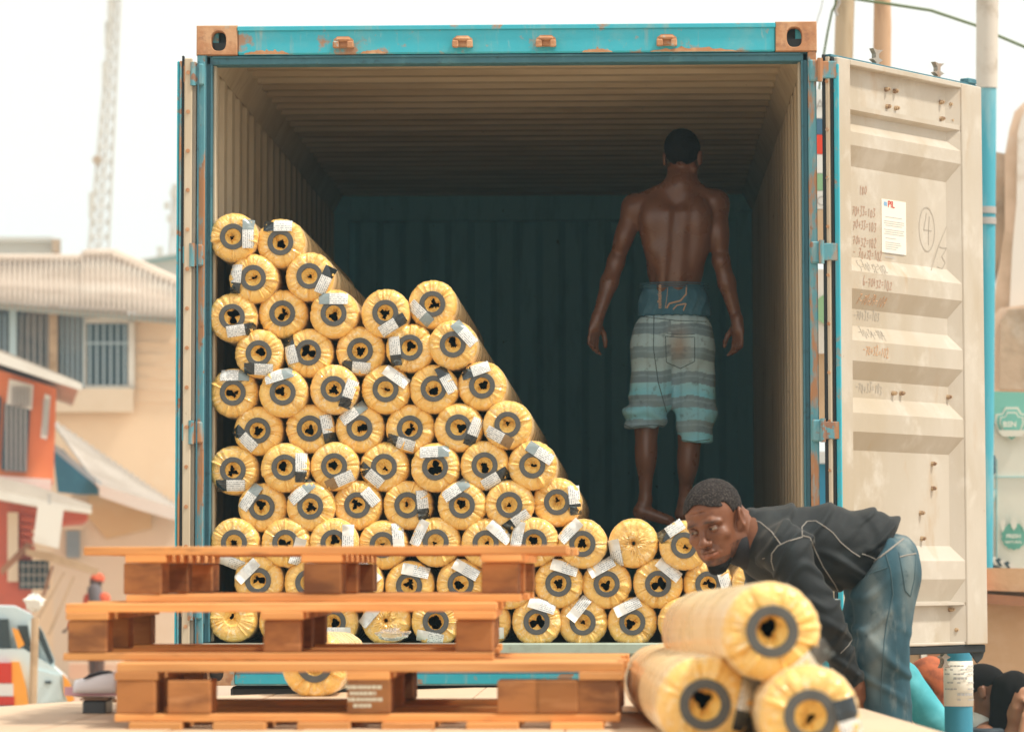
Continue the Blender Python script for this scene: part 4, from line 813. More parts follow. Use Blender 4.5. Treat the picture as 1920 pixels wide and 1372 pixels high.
# lattice tower
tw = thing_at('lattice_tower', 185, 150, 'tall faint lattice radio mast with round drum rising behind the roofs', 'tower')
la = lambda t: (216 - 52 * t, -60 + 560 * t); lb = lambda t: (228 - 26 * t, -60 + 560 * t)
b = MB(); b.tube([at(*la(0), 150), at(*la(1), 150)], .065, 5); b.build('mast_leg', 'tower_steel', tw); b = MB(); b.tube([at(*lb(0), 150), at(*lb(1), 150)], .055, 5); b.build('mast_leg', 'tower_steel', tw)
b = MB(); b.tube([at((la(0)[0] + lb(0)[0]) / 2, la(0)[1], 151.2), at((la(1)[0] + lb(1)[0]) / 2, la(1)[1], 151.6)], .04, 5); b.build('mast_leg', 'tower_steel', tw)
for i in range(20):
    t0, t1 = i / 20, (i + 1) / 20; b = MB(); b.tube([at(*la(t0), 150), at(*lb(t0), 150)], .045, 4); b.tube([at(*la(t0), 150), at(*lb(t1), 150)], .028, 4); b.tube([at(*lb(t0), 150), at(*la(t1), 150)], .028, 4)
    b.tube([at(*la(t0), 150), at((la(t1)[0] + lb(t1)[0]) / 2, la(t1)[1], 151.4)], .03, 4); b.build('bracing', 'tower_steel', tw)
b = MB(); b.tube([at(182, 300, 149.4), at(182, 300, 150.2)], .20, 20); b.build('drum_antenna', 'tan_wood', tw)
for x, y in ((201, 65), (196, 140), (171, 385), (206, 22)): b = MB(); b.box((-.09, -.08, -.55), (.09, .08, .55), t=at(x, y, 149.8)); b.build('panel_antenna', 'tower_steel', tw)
tw2 = thing_at('lattice_tower', 322, 160, 'short faint mast just left of the open left container door', 'tower')
b = MB(); b.tube([at(326, 345, 160), at(318, 500, 160)], .08, 5); b.tube([at(331, 345, 160), at(330, 500, 160)], .08, 5); b.build('mast_leg', 'tower_steel', tw2)
for x, y in ((324, 362), (313, 386), (326, 434), (318, 410)): b = MB(); b.box((-.12, -.08, -.16), (.12, .08, .16), t=at(x, y, 159.8)); b.build('panel_antenna', 'tower_steel', tw2)
# ------------------------------------------------------------------ taxi
pm('taxi_white', (.62, .74, .76), .3, ((.50, .64, .68), 1.5, .45, .7, .5)); pm('taxi_orange', (.90, .36, .04), .35); pm('lamp_red', (.60, .03, .015), .2); pm('lamp_white', (.75, .70, .66), .2); pm('glass_dark', (.03, .05, .06), .08); pm('bumper_blue', (.20, .50, .66), .4)
tx = thing_at('taxi', 40, 28, 'pale blue white taxi with orange wings seen from behind at the kerb', 'taxi')
D = 28.0
body = [(-150, 1216), (-10, 1216), (45, 1216), (100, 1250), (128, 1275), (138, 1310), (134, 1400), (-150, 1400)]
part('body', body, D, 1.5, 'taxi_white', tx)
part('cabin', [(-150, 1140), (-20, 1136), (28, 1137), (60, 1152), (82, 1185), (103, 1236), (102, 1252), (46, 1230), (-10, 1226), (-150, 1226)], D + .12, 1.25, 'taxi_white', tx)
part('side_window', [(32, 1172), (52, 1172), (58, 1222), (46, 1218)], D + .06, .05, 'glass_dark', tx); part('side_window', [(68, 1166), (80, 1186), (101, 1240), (94, 1246), (70, 1192)], D + .05, .06, 'glass_dark', tx)
part('window_pillar', [(52, 1164), (62, 1160), (72, 1240), (62, 1236)], D + .03, .05, 'taxi_white', tx); part('rear_glass', [(-150, 1160), (16, 1160), (20, 1214), (-150, 1220)], D + .04, .07, 'glass_dark', tx); part('window_sticker', [(22, 1176), (34, 1180), (46, 1208), (34, 1216)], D + .02, .03, 'taxi_orange', tx)
part('orange_wing', [(20, 1240), (36, 1240), (50, 1290), (54, 1324), (24, 1330)], D - .06, .1, 'taxi_orange', tx); part('orange_wing', [(118, 1262), (132, 1280), (140, 1312), (128, 1318), (120, 1296)], D - .05, .1, 'taxi_orange', tx)
for r_, mt in ((rect(-14, 1242, 22, 1280), 'lamp_red'), (rect(-14, 1281, 25, 1304), 'lamp_white'), (rect(-14, 1305, 27, 1322), 'lamp_red')): part('tail_lamp', r_, D - .07, .12, mt, tx)
part('bumper', [(-150, 1326), (28, 1326), (30, 1352), (-150, 1352)], D - .15, .2, 'bumper_blue', tx); part('door_panel', [(60, 1252), (112, 1266), (118, 1310), (56, 1322)], D - .02, .03, 'taxi_white', tx); part('door_handle', rect(84, 1276, 96, 1281), D - .05, .04, 'glass_dark', tx)
for px, d_ in ((40, D + .2), (120, D + .2)):
    c = at(px, gyp(D) - 30, d_); b = MB(); b.tube([(c[0], c[1] - .1, .3), (c[0], c[1] + .12, .3)], .3, 20); b.build('wheel', 'gasket', tx)
sp = thing_at('post', 68, 27, 'wooden stake with a white plastic bag tied on top beside taxi', 'post')
b = MB(); c = at(66, 1170, 27); b.tube([(c[0] - .03, c[1], 0), (c[0], c[1], c[2] + .05)], [.035, .03], 8); b.build('stake', 'tan_wood', sp)
b = MB(); c = at(64, 1130, 27); n = 10
for i in range(n + 1):
    for j in range(14):
        t, f = math.pi * i / n, 2 * math.pi * j / 14; q = 1 + .5 * mnoise.noise(Vector((math.cos(f) * 2, math.sin(f) * 2, t * 2))); b.v.append(tuple(c + q * np.array([.075 * math.sin(t) * math.cos(f), .05 * math.sin(t) * math.sin(f), .065 * math.cos(t)])))
b.f = [(i * 14 + j, i * 14 + (j + 1) % 14, (i + 1) * 14 + (j + 1) % 14, (i + 1) * 14 + j) for i in range(n) for j in range(14)]; b.mi = [0] * len(b.f); b.build('tied_bag', 'white_trim', sp)
# ------------------------------------------------------------------ right side: poles, cables, boards, walls
m = MT('pole_paint', (.62, .58, .52), .7, rand=False); m.layer((.42, .36, .29), 3, .5, .65, .8, detail=8)
m = MT('pole_blue', (.06, .38, .50), .6, rand=False); m.layer((.30, .50, .55), 3, .46, .66, .8, detail=8, stretch=(2, 2, .3))
m = MT('pole_wood', (.50, .39, .26), .8, rand=False); m.layer((.34, .25, .15), 5, .45, .65, .8, detail=8, stretch=(2, 2, .3))
m = MT('pole_wood_red', (.56, .36, .22), .8, rand=False); m.layer((.38, .22, .12), 5, .45, .65, .8, detail=8, stretch=(2, 2, .3))
pm('cable_green', (.10, .14, .05), .6); pm('cable_dark', (.20, .28, .22), .6)
d = 21.0; po = thing_at('utility_pole', 1835, d, 'tall pole painted blue below pale grey behind the right door', 'pole')
b = MB(); p0, p1 = at(1853, -200, d), at(1850, 165, d); b.tube([p1, p0], [.064, .068], 18); b.build('upper_shaft', 'pole_paint', po)
b = MB(); p2 = at(1838, gyp(d), d); p2[2] = 0; b.tube([p2, p1 - np.array([0, 0, .002])], [.062, .058], 18); b.build('blue_shaft', 'pole_blue', po)
for y in (395, 415): b = MB(); c = at(1846, y, d); b.tube([c - np.array([0, 0, .02]), c + np.array([0, 0, .02])], .070, 14); b.build('strap', 'grille_grey', po)
d = 24.0
for x0, x1, wd, nm, mt, gr in ((1592, 1578, .064, 'pale crooked timber pole rising behind the corner of right door', 'pole_wood', 1), (1656, 1654, .058, 'reddish timber pole with a knot rising behind the right door', 'pole_wood_red', 2)):
    po = thing_at('timber_pole', x1, d, nm, 'pole'); b = MB(); pts = []; rs = []
    for i in range(15):
        y = -150 + i * 100; c = at(x0 + (x1 - x0) * min(1, (y + 150) / 300) + rnd.uniform(-2.5, 2.5), y, d); pts.append(c); rs.append(wd * rnd.uniform(.9, 1.12))
    c = pts[-1].copy(); c[2] = 0; pts.append(c); rs.append(wd); b.tube(pts, rs, 12); b.build('shaft', mt, po)
b = MB(); b.tube([at(x, y, 22.8) for x, y in ((1571, -30), (1566, 10), (1560, 22), (1552, 60), (1545, 100), (1538, 150), (1528, 230))], .008, 6); tag(b.build('power_cable', 'cable_green'), 'green cable hanging down beside the pale timber pole', 'cable')
b = MB(); b.tube([at(x, y, 22.8) for x, y in ((1568, -20), (1574, 6), (1566, 20), (1570, 30))], .011, 6); tag(b.build('insulator', 'grille_grey'), 'small pale insulator at the top of the hanging cable', 'insulator')
b = MB(); b.tube([at(x, y, 22.5) for x, y in ((1600, -2), (1640, 4), (1668, 8), (1745, 20), (1835, 50), (1868, 66), (1920, 88), (1990, 120))], .010, 6); tag(b.build('power_cable', 'cable_green'), 'green cable sagging from the reddish pole past the blue pole', 'cable')
b = MB(); b.tube([at(x, y, 23) for x, y in ((1548, -30), (1540, 15), (1520, 75))], .003, 5); tag(b.build('power_cable', 'grille_grey'), 'thin grey wire above the right container corner', 'cable')
# board seen in the gap between container and door
sg = thing_at('shop_banner', 1545, 19, 'striped shop banner showing in the gap beside the right door', 'banner')
MT('banner_white', (.72, .72, .70), .6); MT('banner_blue', (.05, .14, .24), .6); MT('banner_red', (.72, .05, .015), .6); MT('banner_green', (.25, .45, .26), .6); MT('banner_cyan', (.04, .30, .50), .6); MT('banner_tan', (.55, .40, .26), .7)
def band(y0, y1, mt, x0=1522, x1=1592, dep=19.0): return part('panel', rect(x0, y0, x1, y1), dep, .05, mt, sg)
for y0, y1, mt in ((168, 222, 'banner_white'), (223, 252, 'banner_blue'), (253, 289, 'banner_red'), (290, 325, 'banner_white'), (326, 357, 'banner_green'), (358, 392, 'banner_white'), (393, 470, 'banner_tan')): band(y0, y1, mt)
def letter(txt, px, py, hpx, d, mt, parent, bold=.0, sx=1.0):
    o = at(px, py, d); h = hpx * d / 6596 / .7
    return text_mesh(txt, h, lambda x, y, z: o + np.array([x * sx, -.012 - z, y]), mt, parent, bold=bold * h)
letter('A', 1528, 207, 20, 19, 'grille_grey', sg); letter('C', 1530, 386, 18, 19, 'grille_grey', sg)
sg2 = thing_at('shop_poster', 1545, 19.2, 'white poster with green circle seen through the narrow door gap', 'poster')
part('panel', rect(1522, 505, 1592, 660), 19.2, .05, 'banner_white', sg2)
b = MB(); c = at(1556, 580, 19.19); n = 24; b.add([c + np.array([.085 * math.cos(2 * math.pi * k / n), -.006, .085 * math.sin(2 * math.pi * k / n)]) for k in range(n)], [tuple(range(n))]); b.build('green_disc', 'banner_green', sg2, smooth=False)
part('panel', rect(1522, 662, 1592, 812), 19.25, .05, 'banner_tan', sg2)
sg3 = thing_at('blue_container', 1560, 22, 'bright blue panel below a pale strip seen behind the door gap', 'panel'); part('panel', rect(1532, 868, 1640, gyp(22)), 22, 2, 'banner_cyan', sg3); part('coping', rect(1530, 846, 1642, 868), 21.9, 2.1, 'banner_white', sg3)
# broken concrete building
m = MT('pink_plaster', (.74, .56, .42), .85, rand=False); m.layer((.55, .40, .27), 1.2, .48, .65, .8, detail=9).layer((.80, .70, .60), 2, .5, .7, .6)
m = MT('bare_concrete', (.50, .38, .27), .9, rand=False); m.layer((.34, .26, .18), 2.5, .42, .65, .9, detail=9).layer((.62, .56, .48), 3, .5, .7, .5); m.bump(8, .5, .02)
m = MT('white_peeling', (.74, .70, .64), .8, rand=False); m.layer((.54, .45, .36), 2, .5, .62, .8, detail=9)
h = thing_at('unfinished_building', 1890, 30, 'unfinished concrete building with broken rounded columns at the right edge', 'building')
part('column', [(1862, 284), (1888, 289), (1884, 440), (1862, 540), (1852, 560), (1856, 420)], 30.2, .5, 'bare_concrete', h)
part('column', [(1884, 290), (1892, 245), (1902, 210), (1920, 192), (1990, 180), (1990, 600), (1862, 600), (1866, 540), (1884, 430)], 30, .8, 'pink_plaster', h)
part('peeling_face', [(1908, 250), (1914, 225), (1922, 205), (1990, 196), (1990, 570), (1893, 575), (1898, 470), (1906, 380)], 29.9, .1, 'white_peeling', h)
part('base_block', [(1842, 735), (1844, 640), (1856, 600), (1876, 577), (1920, 572), (1990, 572), (1990, 735)], 29.6, 1.2, 'pink_plaster', h)
part('base_face', [(1874, 730), (1876, 600), (1890, 580), (1990, 575), (1990, 730)], 29.5, .1, 'bare_concrete', h)
part('wall', [(1838, 735), (1990, 735), (1990, gyp(30)), (1838, gyp(30))], 30.4, 2, 'pink_plaster', h)
# billboard with green emblems
m = MT('board_white', (.74, .73, .64), .6, rand=False); m.layer((.66, .66, .58), 3, .45, .7, .6); m = MT('board_green', (.20, .52, .44), .6, rand=False); m.layer((.30, .56, .46), 3, .5, .65, .6)
MT('mark_green', (.14, .42, .34), .6); MT('mark_cyan', (.35, .60, .62), .6); MT('mark_dark', (.04, .08, .10), .5)
bb = thing_at('billboard', 1880, 22, 'pale billboard with green shield and leaf badge emblems at the right', 'billboard')
D = 22.0
part('panel', [(1822, 733), (1990, 737), (1990, 1072), (1822, 1066)], D, .08, 'board_white', bb)
part('green_header', [(1838, 733), (1990, 737), (1990, 800), (1868, 796), (1856, 788), (1852, 745), (1838, 741)], D - .02, .015, 'board_green', bb)
def poly_mark(pts, mt, dz, nm='emblem'): return part(nm, pts, D - dz, .006, mt, bb)
def shield(cx, cy, s, outer, inner, dz):
    o = [(-.9, -.55), (-.55, -.6), (-.35, -.95), (.35, -.95), (.55, -.6), (.9, -.55), (.95, -.1), (.75, .45), (0, 1.0), (-.75, .45), (-.95, -.1)]
    for q, mt, z in ((1, outer, dz), (.86, inner, dz + .01), (.72, outer, dz + .02), (.62, inner, dz + .03)): poly_mark([(cx + a * s * q, cy + c * s * q) for a, c in o], mt, z)
shield(1897, 795, 34, 'board_white', 'board_green', .03)
letter('BSN', 1880, 800, 10, D - .09, 'board_white', bb, .03); poly_mark([(1872, 806), (1924, 806), (1916, 818), (1880, 818)], 'board_white', .08)
shield(1846, 930, 24, 'mark_cyan', 'board_white', .03); poly_mark([(1836, 960), (1862, 960), (1846, 976)], 'mark_cyan', .05)
star = [(1901 + (22 + (2 if k % 2 else 0)) * math.cos(k * math.pi / 14), 1005 + (24 + (2 if k % 2 else 0)) * math.sin(k * math.pi / 14)) for k in range(28)]; poly_mark(star, 'mark_green', .03, 'leaf_badge')
for a in (-.75, 0, .75): poly_mark([(1901 + 30 * math.sin(a) + q * 7 * math.cos(a), 982 - 10 * math.cos(a) + 9 + w_ * 13) for q, w_ in ((0, -1.2), (.9, -.4), (.7, .5), (0, 1), (-.7, .5), (-.9, -.4))], 'board_white', .05, 'leaf')
letter('FRESH', 1886, 1008, 7, D - .06, 'board_white', bb, .03); letter('NATURAL', 1884, 1018, 5, D - .06, 'board_white', bb, .02)
poly_mark(rect(1840, 984, 1861, 1034), 'mark_dark', .03, 'dark_panel'); poly_mark([(1840, 1052), (1866, 1058), (1880, 1066), (1840, 1066)], 'mark_dark', .03, 'dark_panel')
for k in range(7): poly_mark([(1842 + k * 8, 1040 + k * 3), (1850 + k * 8, 1036 + k * 3), (1858 + k * 8, 1052 + k * 2), (1850 + k * 8, 1056 + k * 2)], 'mark_dark' if k % 2 else 'white_trim', .04 + k * .002, 'clutter')
part('board_joint', rect(1868, 860, 1870, 1066), D - .01, .01, 'mark_cyan', bb); part('board_joint', rect(1838, 893, 1990, 895), D - .012, .01, 'mark_cyan', bb); part('frame_post', rect(1830, 1060, 1838, gyp(D)), D + .1, .08, 'grille_grey', bb)
lampd = thing_at('flood_lamp', 1850, 21.5, 'dark floodlight fixed in front of the pale billboard', 'lamp')
c = at(1850, 868, 21.5); b = MB(); b.box((-.05, -.06, -.07), (.05, .05, .05), t=c, ch=.01); b.build('lamp_housing', 'mark_dark', lampd); b = MB(); b.box((-.035, -.075, -.03), (.035, -.061, .03), t=c); b.build('lamp_glass', 'lamp_white', lampd); b = MB(); b.tube([c + np.array([0, 0, -.07]), c + np.array([0, 0, -.14])], .02, 8); b.tube([c + np.array([0, .05, 0]), c + np.array([0, .48, 0])], .012, 6); b.build('lamp_bracket', 'mark_dark', lampd)
# wall under it
m = MT('tan_wall', (.60, .40, .24), .9, rand=False); m.layer((.50, .32, .18), 1.2, .42, .65, .8, detail=9).layer((.68, .50, .34), 4, .5, .7, .5); m.bump(14, .4, .01)
wl_ = thing_at('boundary_wall', 1880, 20.5, 'tan rendered wall with a dark ledge behind the seated people', 'wall')
part('wall_face', [(1700, 1062), (1990, 1066), (1990, gyp(20.5)), (1700, gyp(20.5))], 20.5, .3, 'tan_wall', wl_)
part('ledge', [(1838, 1112), (1990, 1124), (1990, 1142), (1838, 1130)], 20.3, .2, 'brown_wood', wl_); part('upper_band', [(1838, 1064), (1852, 1066), (1990, 1070), (1990, 1112), (1838, 1106)], 20.35, .15, 'tan_wall', wl_); part('pier', rect(1838, 1066, 1850, 1112), 20.25, .1, 'orange_plaster', wl_)
sh = thing_at('shop_shutter', 1720, 19.5, 'brown shutters with a white frame post behind the right door', 'shutter')
part('shutter', [(1540, 1180), (1780, 1180), (1780, gyp(19.5)), (1540, gyp(19.5))], 19.5, .1, 'brown_wood', sh); part('frame_post', rect(1727, 1190, 1738, gyp(19.5)), 19.4, .09, 'white_trim', sh); part('shutter_panel', rect(1690, 1215, 1724, gyp(19.5)), 19.42, .06, 'tan_wood', sh)
m = MT('post_blue', (.03, .24, .36), .55, rand=False); m.layer((.12, .36, .45), 6, .52, .7, .6, detail=8); pp = thing_at('notice_post', 1794, 17, 'blue post with torn white printed notices pasted around its top', 'post')
D = 15.2; c = at(1795, 1120, D); b = MB(); b.tube([(c[0], c[1], 0), (c[0], c[1], c[2])], .0605, 22); b.build('shaft', 'post_blue', pp)
b = MB(); zt, zb = at(1795, 1238, D)[2], at(1795, 1322, D)[2]; n = 18
vs = [(c[0] + .0635 * math.cos(a), c[1] + .0635 * math.sin(a), z) for z in (zb, zt) for a in np.linspace(math.pi * 1.02, math.pi * 1.98, n)]; b.add(vs, [(k, k + 1, n + k + 1, n + k) for k in range(n - 1)]); nt_ = b.build('notice', 'placard_paper', pp); nt_.modifiers.new('t', 'SOLIDIFY').thickness = .002
b = MB()
for r_i, y in enumerate((1247, 1254, 1262, 1270, 1278, 1290, 1300, 1310)):
    z = at(1795, y, D)[2]; h_ = .006 if r_i not in (3, 6) else .010
    for k in range(10):
        if rnd.random() < .75 and not (r_i > 5 and k < 4): a0 = math.pi * (1.15 + k * .075); a1 = a0 + .2; b.add([(c[0] + .0680 * math.cos(a), c[1] + .0680 * math.sin(a), zz) for a, zz in ((a0, z - h_ / 2), (a1, z - h_ / 2), (a1, z + h_ / 2), (a0, z + h_ / 2))], [(0, 1, 2, 3)])
tag(b.build('small_print', 'print_grey', nt_, smooth=False), kind='stuff')
# ------------------------------------------------------------------ organic surfaces: blended distance field, meshed by surface nets
class Field:
    def __init__(self, lo, hi, h):
        self.lo = np.array(lo, float); self.h = h; self.n = np.ceil((np.array(hi, float) - self.lo) / h).astype(int) + 1
        self.D = np.full(self.n, .2, np.float32); self.ax = [self.lo[i] + h * np.arange(self.n[i]) for i in range(3)]
    def sl(self, lo, hi, m):
        a = np.clip(np.floor((np.array(lo) - m - self.lo) / self.h).astype(int), 0, self.n); b = np.clip(np.ceil((np.array(hi) + m - self.lo) / self.h).astype(int) + 1, 0, self.n)
        if np.any(b <= a): return None
        s = tuple(slice(a[i], b[i]) for i in range(3)); g = np.stack(np.meshgrid(*[self.ax[i][s[i]] for i in range(3)], indexing='ij'), -1); return s, g
    def comb(self, s, d, k, op):
        A = self.D[s]
        if op == 'add': h = np.clip(.5 + .5 * (A - d) / k, 0, 1); self.D[s] = A * (1 - h) + d * h - k * h * (1 - h)
        elif op == 'sub': d = -d; h = np.clip(.5 - .5 * (A - d) / k, 0, 1); self.D[s] = A * (1 - h) + d * h + k * h * (1 - h)
        elif op == 'cut': self.D[s] = np.maximum(A, d)
    def cap(self, a, b, ra, rb=None, k=.02, op='add', sq=None):
        rb = ra if rb is None else rb; a = np.array(a, float); b = np.array(b, float); R_ = max(ra, rb) * (max(sq[1] if sq else 1, 1))
        q = self.sl(np.minimum(a, b) - R_, np.maximum(a, b) + R_, k * 1.2 + self.h * 2)
        if q is None: return self
        s, g = q; ab = b - a; L = ab @ ab + 1e-12; t = np.clip(((g - a) @ ab) / L, 0, 1); v = g - a - t[..., None] * ab
        if sq is not None:   # squash along a direction: sq=(dir, factor): factor>1 widens along dir
            dr = np.array(sq[0], float); dr /= np.linalg.norm(dr); c = v @ dr; d0 = np.sqrt(np.maximum((v * v).sum(-1) - c * c + (c / sq[1]) ** 2, 1e-12)); d = (d0 - (ra + (rb - ra) * t)) 
        else: d = np.sqrt((v * v).sum(-1)) - (ra + (rb - ra) * t)
        self.comb(s, d.astype(np.float32), k, op); return self
    def ell(self, c, r, M=None, k=.02, op='add'):
        c = np.array(c, float); r = np.array(r, float); M = np.eye(3) if M is None else np.array(M, float)   # columns = local axes
        ext = np.sqrt(((M * r) ** 2).sum(1)); q = self.sl(c - ext, c + ext, k * 1.2 + self.h * 2)
        if q is None: return self
        s, g = q; p = (g - c) @ M; k0 = np.sqrt(((p / r) ** 2).sum(-1)) + 1e-9; k1 = np.sqrt(((p / r ** 2) ** 2).sum(-1)) + 1e-9
        self.comb(s, (k0 * (k0 - 1) / k1).astype(np.float32), k, op); return self
    def plane(self, p, n):
        """cut away everything on the side n points to"""
        n = np.array(n, float); n /= np.linalg.norm(n); g = np.stack(np.meshgrid(*self.ax, indexing='ij'), -1); self.D = np.maximum(self.D, ((g - np.array(p)) @ n).astype(np.float32)); return self
    def warp(self, fn, band=.03):
        m = np.abs(self.D) < band; idx = np.argwhere(m); P = self.lo + idx * self.h; self.D[m] += fn(P).astype(np.float32); return self
    def mesh(self):
        D = self.D; D[0] = D[-1] = .1; D[:, 0] = D[:, -1] = .1; D[:, :, 0] = D[:, :, -1] = .1
        S = D < 0; c = np.zeros(np.array(D.shape) - 1, np.int8)
        for i in (0, 1):
            for j in (0, 1):
                for k in (0, 1): c += S[i:D.shape[0] - 1 + i, j:D.shape[1] - 1 + j, k:D.shape[2] - 1 + k]
        act = (c > 0) & (c < 8); idx = np.argwhere(act); vid = np.full(act.shape, -1, np.int32); vid[tuple(idx.T)] = np.arange(len(idx))
        acc = np.zeros((len(idx), 3)); cnt = np.zeros(len(idx))
        cor = [(i, j, k) for i in (0, 1) for j in (0, 1) for k in (0, 1)]
        V = {q: D[idx[:, 0] + q[0], idx[:, 1] + q[1], idx[:, 2] + q[2]] for q in cor}
        for a in cor:
            for ax in range(3):
                if a[ax] == 0:
                    b = list(a); b[ax] = 1; b = tuple(b); va, vb = V[a], V[b]; m = (va < 0) != (vb < 0); t = np.where(m, va / np.where(m, va - vb, 1), 0)
                    p = np.tile(np.array(a, float), (len(idx), 1)); p[:, ax] += t; acc += p * m[:, None]; cnt += m
        P = self.lo + (idx + acc / cnt[:, None]) * self.h; F = []
        for ax in range(3):
            o = [i for i in range(3) if i != ax]; n = list(D.shape)
            s0 = [slice(1, n[i] - 1) for i in range(3)]; s1 = list(s0); s0[ax] = slice(0, n[ax] - 1); s1[ax] = slice(1, n[ax])
            A, B = S[tuple(s0)], S[tuple(s1)]; e = np.argwhere(A != B); off = np.array([0 if i == ax else 1 for i in range(3)]); inside = A[tuple(e.T)]; e = e + off
            q = []
            for du, dv in ((0, 0), (1, 0), (1, 1), (0, 1)): f = e.copy(); f[:, o[0]] -= du; f[:, o[1]] -= dv; q.append(vid[tuple(f.T)])
            q = np.stack(q, 1); fl = inside if ax != 1 else ~inside; q[~fl] = q[~fl][:, ::-1]; F.append(q)
        return P, np.concatenate(F)
    def build(self, name, mat, parent, colfn=None, smooth_it=1):
        P, F = self.mesh()
        if smooth_it:   # one relaxation pass takes the grid steps out
            for _ in range(smooth_it):
                acc = np.zeros_like(P); cnt = np.zeros(len(P))
                for i in range(4): a, b = F[:, i], F[:, (i + 1) % 4]; np.add.at(acc, a, P[b]); np.add.at(cnt, a, 1); np.add.at(acc, b, P[a]); np.add.at(cnt, b, 1)
                P = P * .5 + .5 * acc / cnt[:, None]
        return raw_mesh(name, P, F, mat, parent, colfn)
def raw_mesh(name, P, F, mat, parent, colfn=None):
    r = parent
    while r is not None and r.parent is not None: r = r.parent
    o = ORG[r.name][0] if r is not None else np.zeros(3)
    me = bpy.data.meshes.new(name); me.vertices.add(len(P)); me.vertices.foreach_set('co', (P - o).astype(np.float32).ravel())
    me.loops.add(F.size); me.loops.foreach_set('vertex_index', F.astype(np.int32).ravel()); me.polygons.add(len(F)); me.polygons.foreach_set('loop_start', np.arange(0, F.size, 4, dtype=np.int32)); 
    try: me.polygons.foreach_set('loop_total', np.full(len(F), 4, np.int32))
    except Exception: pass
    me.update(calc_edges=True); me.validate(); me.materials.append(MATS[mat]); me.polygons.foreach_set('use_smooth', np.ones(len(me.polygons), bool))
    if colfn is not None:
        c = colfn(P); a = me.color_attributes.new('col', 'FLOAT_COLOR', 'POINT'); a.data.foreach_set('color', np.concatenate([c, np.ones((len(c), 1))], 1).astype(np.float32).ravel())
    ob = bpy.data.objects.new(name, me); COL.objects.link(ob)
    if parent is not None: ob.parent = parent
    return ob
def snoise(P, scale, seed, octs=3):
    r_ = np.random.RandomState(seed); out = np.zeros(len(P)); a = 1.0; s = scale
    for _ in range(octs):
        for _ in range(5):
            d = r_.normal(size=3); d /= np.linalg.norm(d); out += a * np.sin(P @ d * s * 6.28 + r_.uniform(0, 6.28)) / 5
        a *= .5; s *= 2.1
    return out
def basis(fwd, up):
    f = np.array(fwd, float); f /= np.linalg.norm(f); u = np.array(up, float); u -= f * (u @ f); u /= np.linalg.norm(u); x = np.cross(f, u); return np.stack([x, f, u], 1)   # columns right, forward, up
def head_prims(F, o, M, k=1.0, ears=True, face=True):
    T = lambda x, y, z: o + M @ (np.array([x, y, z]) * k)
    E = lambda c, r, kk=.015, op='add', A=None: F.ell(T(*c), np.array(r) * k, M if A is None else M @ A, kk * k, op)
    C = lambda a, b, ra, rb=None, kk=.012, op='add': F.cap(T(*a), T(*b), ra * k, (ra if rb is None else rb) * k, kk * k, op)
    E((0, -.018, .040), (.074, .096, .080)); E((0, .028, .035), (.064, .060, .060), .02); E((0, .030, -.025), (.062, .060, .075), .02)
    E((0, .036, -.078), (.047, .046, .036), .02); C((-.052, -.004, -.05), (-.018, .066, -.098), .017, .014, .02); C((.052, -.004, -.05), (.018, .066, -.098), .017, .014, .02)
    if face:
        E((0, .078, -.100), (.020, .014, .014), .014)
        for s in (-1, 1):
            E((s * .043, .062, -.026), (.023, .020, .018), .016); C((s * .012, .088, .016), (s * .034, .086, .021), .0085, .0075, .012); C((s * .034, .086, .021), (s * .052, .068, .013), .0075, .006, .012)
            E((s * .031, .098, .000), (.0165, .016, .0115), .010, 'sub')
            E((s * .030, .052, -.06), (.024, .022, .03), .02)
        C((0, .088, .010), (0, .107, -.030), .0075, .0095, .012); E((0, .110, -.036), (.0135, .0125, .0115), .008)
        for s in (-1, 1): E((s * .0150, .098, -.040), (.0098, .0120, .0092), .005); E((s * .0075, .108, -.0495), (.0042, .0055, .0040), .003, 'sub'); C((s * .019, .094, -.043), (s * .034, .080, -.066), .0035, .003, .010, 'sub')
        E((0, .082, -.068), (.030, .018, .022), .014)
        for s in (-1, 1): C((0, .1015, -.0620), (s * .013, .0985, -.0625), .0052, .0050, .004); C((s * .013, .0985, -.0625), (s * .026, .086, -.067), .0050, .0025, .004); C((0, .0985, -.0745), (s * .013, .0960, -.0740), .0072, .0062, .004); C((s * .013, .0960, -.0740), (s * .025, .087, -.0685), .0062, .0025, .004)
        for s in (-1, 1): C((0, .1065, -.0680), (s * .027, .0905, -.0675), .0019, .0015, .0025, 'sub')
        C((0, .094, -.086), (0, .092, -.088), .006, .006, .008, 'sub')
    if ears:
        for s in (-1, 1):
            A = basis((s * .35, 1, 0), (0, -.15, 1)); E((s * .081, -.012, -.004), (.0095, .021, .034), .006, 'add', A); E((s * .0905, -.006, -.002), (.0075, .012, .022), .004, 'sub', A); C((s * .076, .004, -.012), (s * .074, .004, -.03), .005, .005, .006)
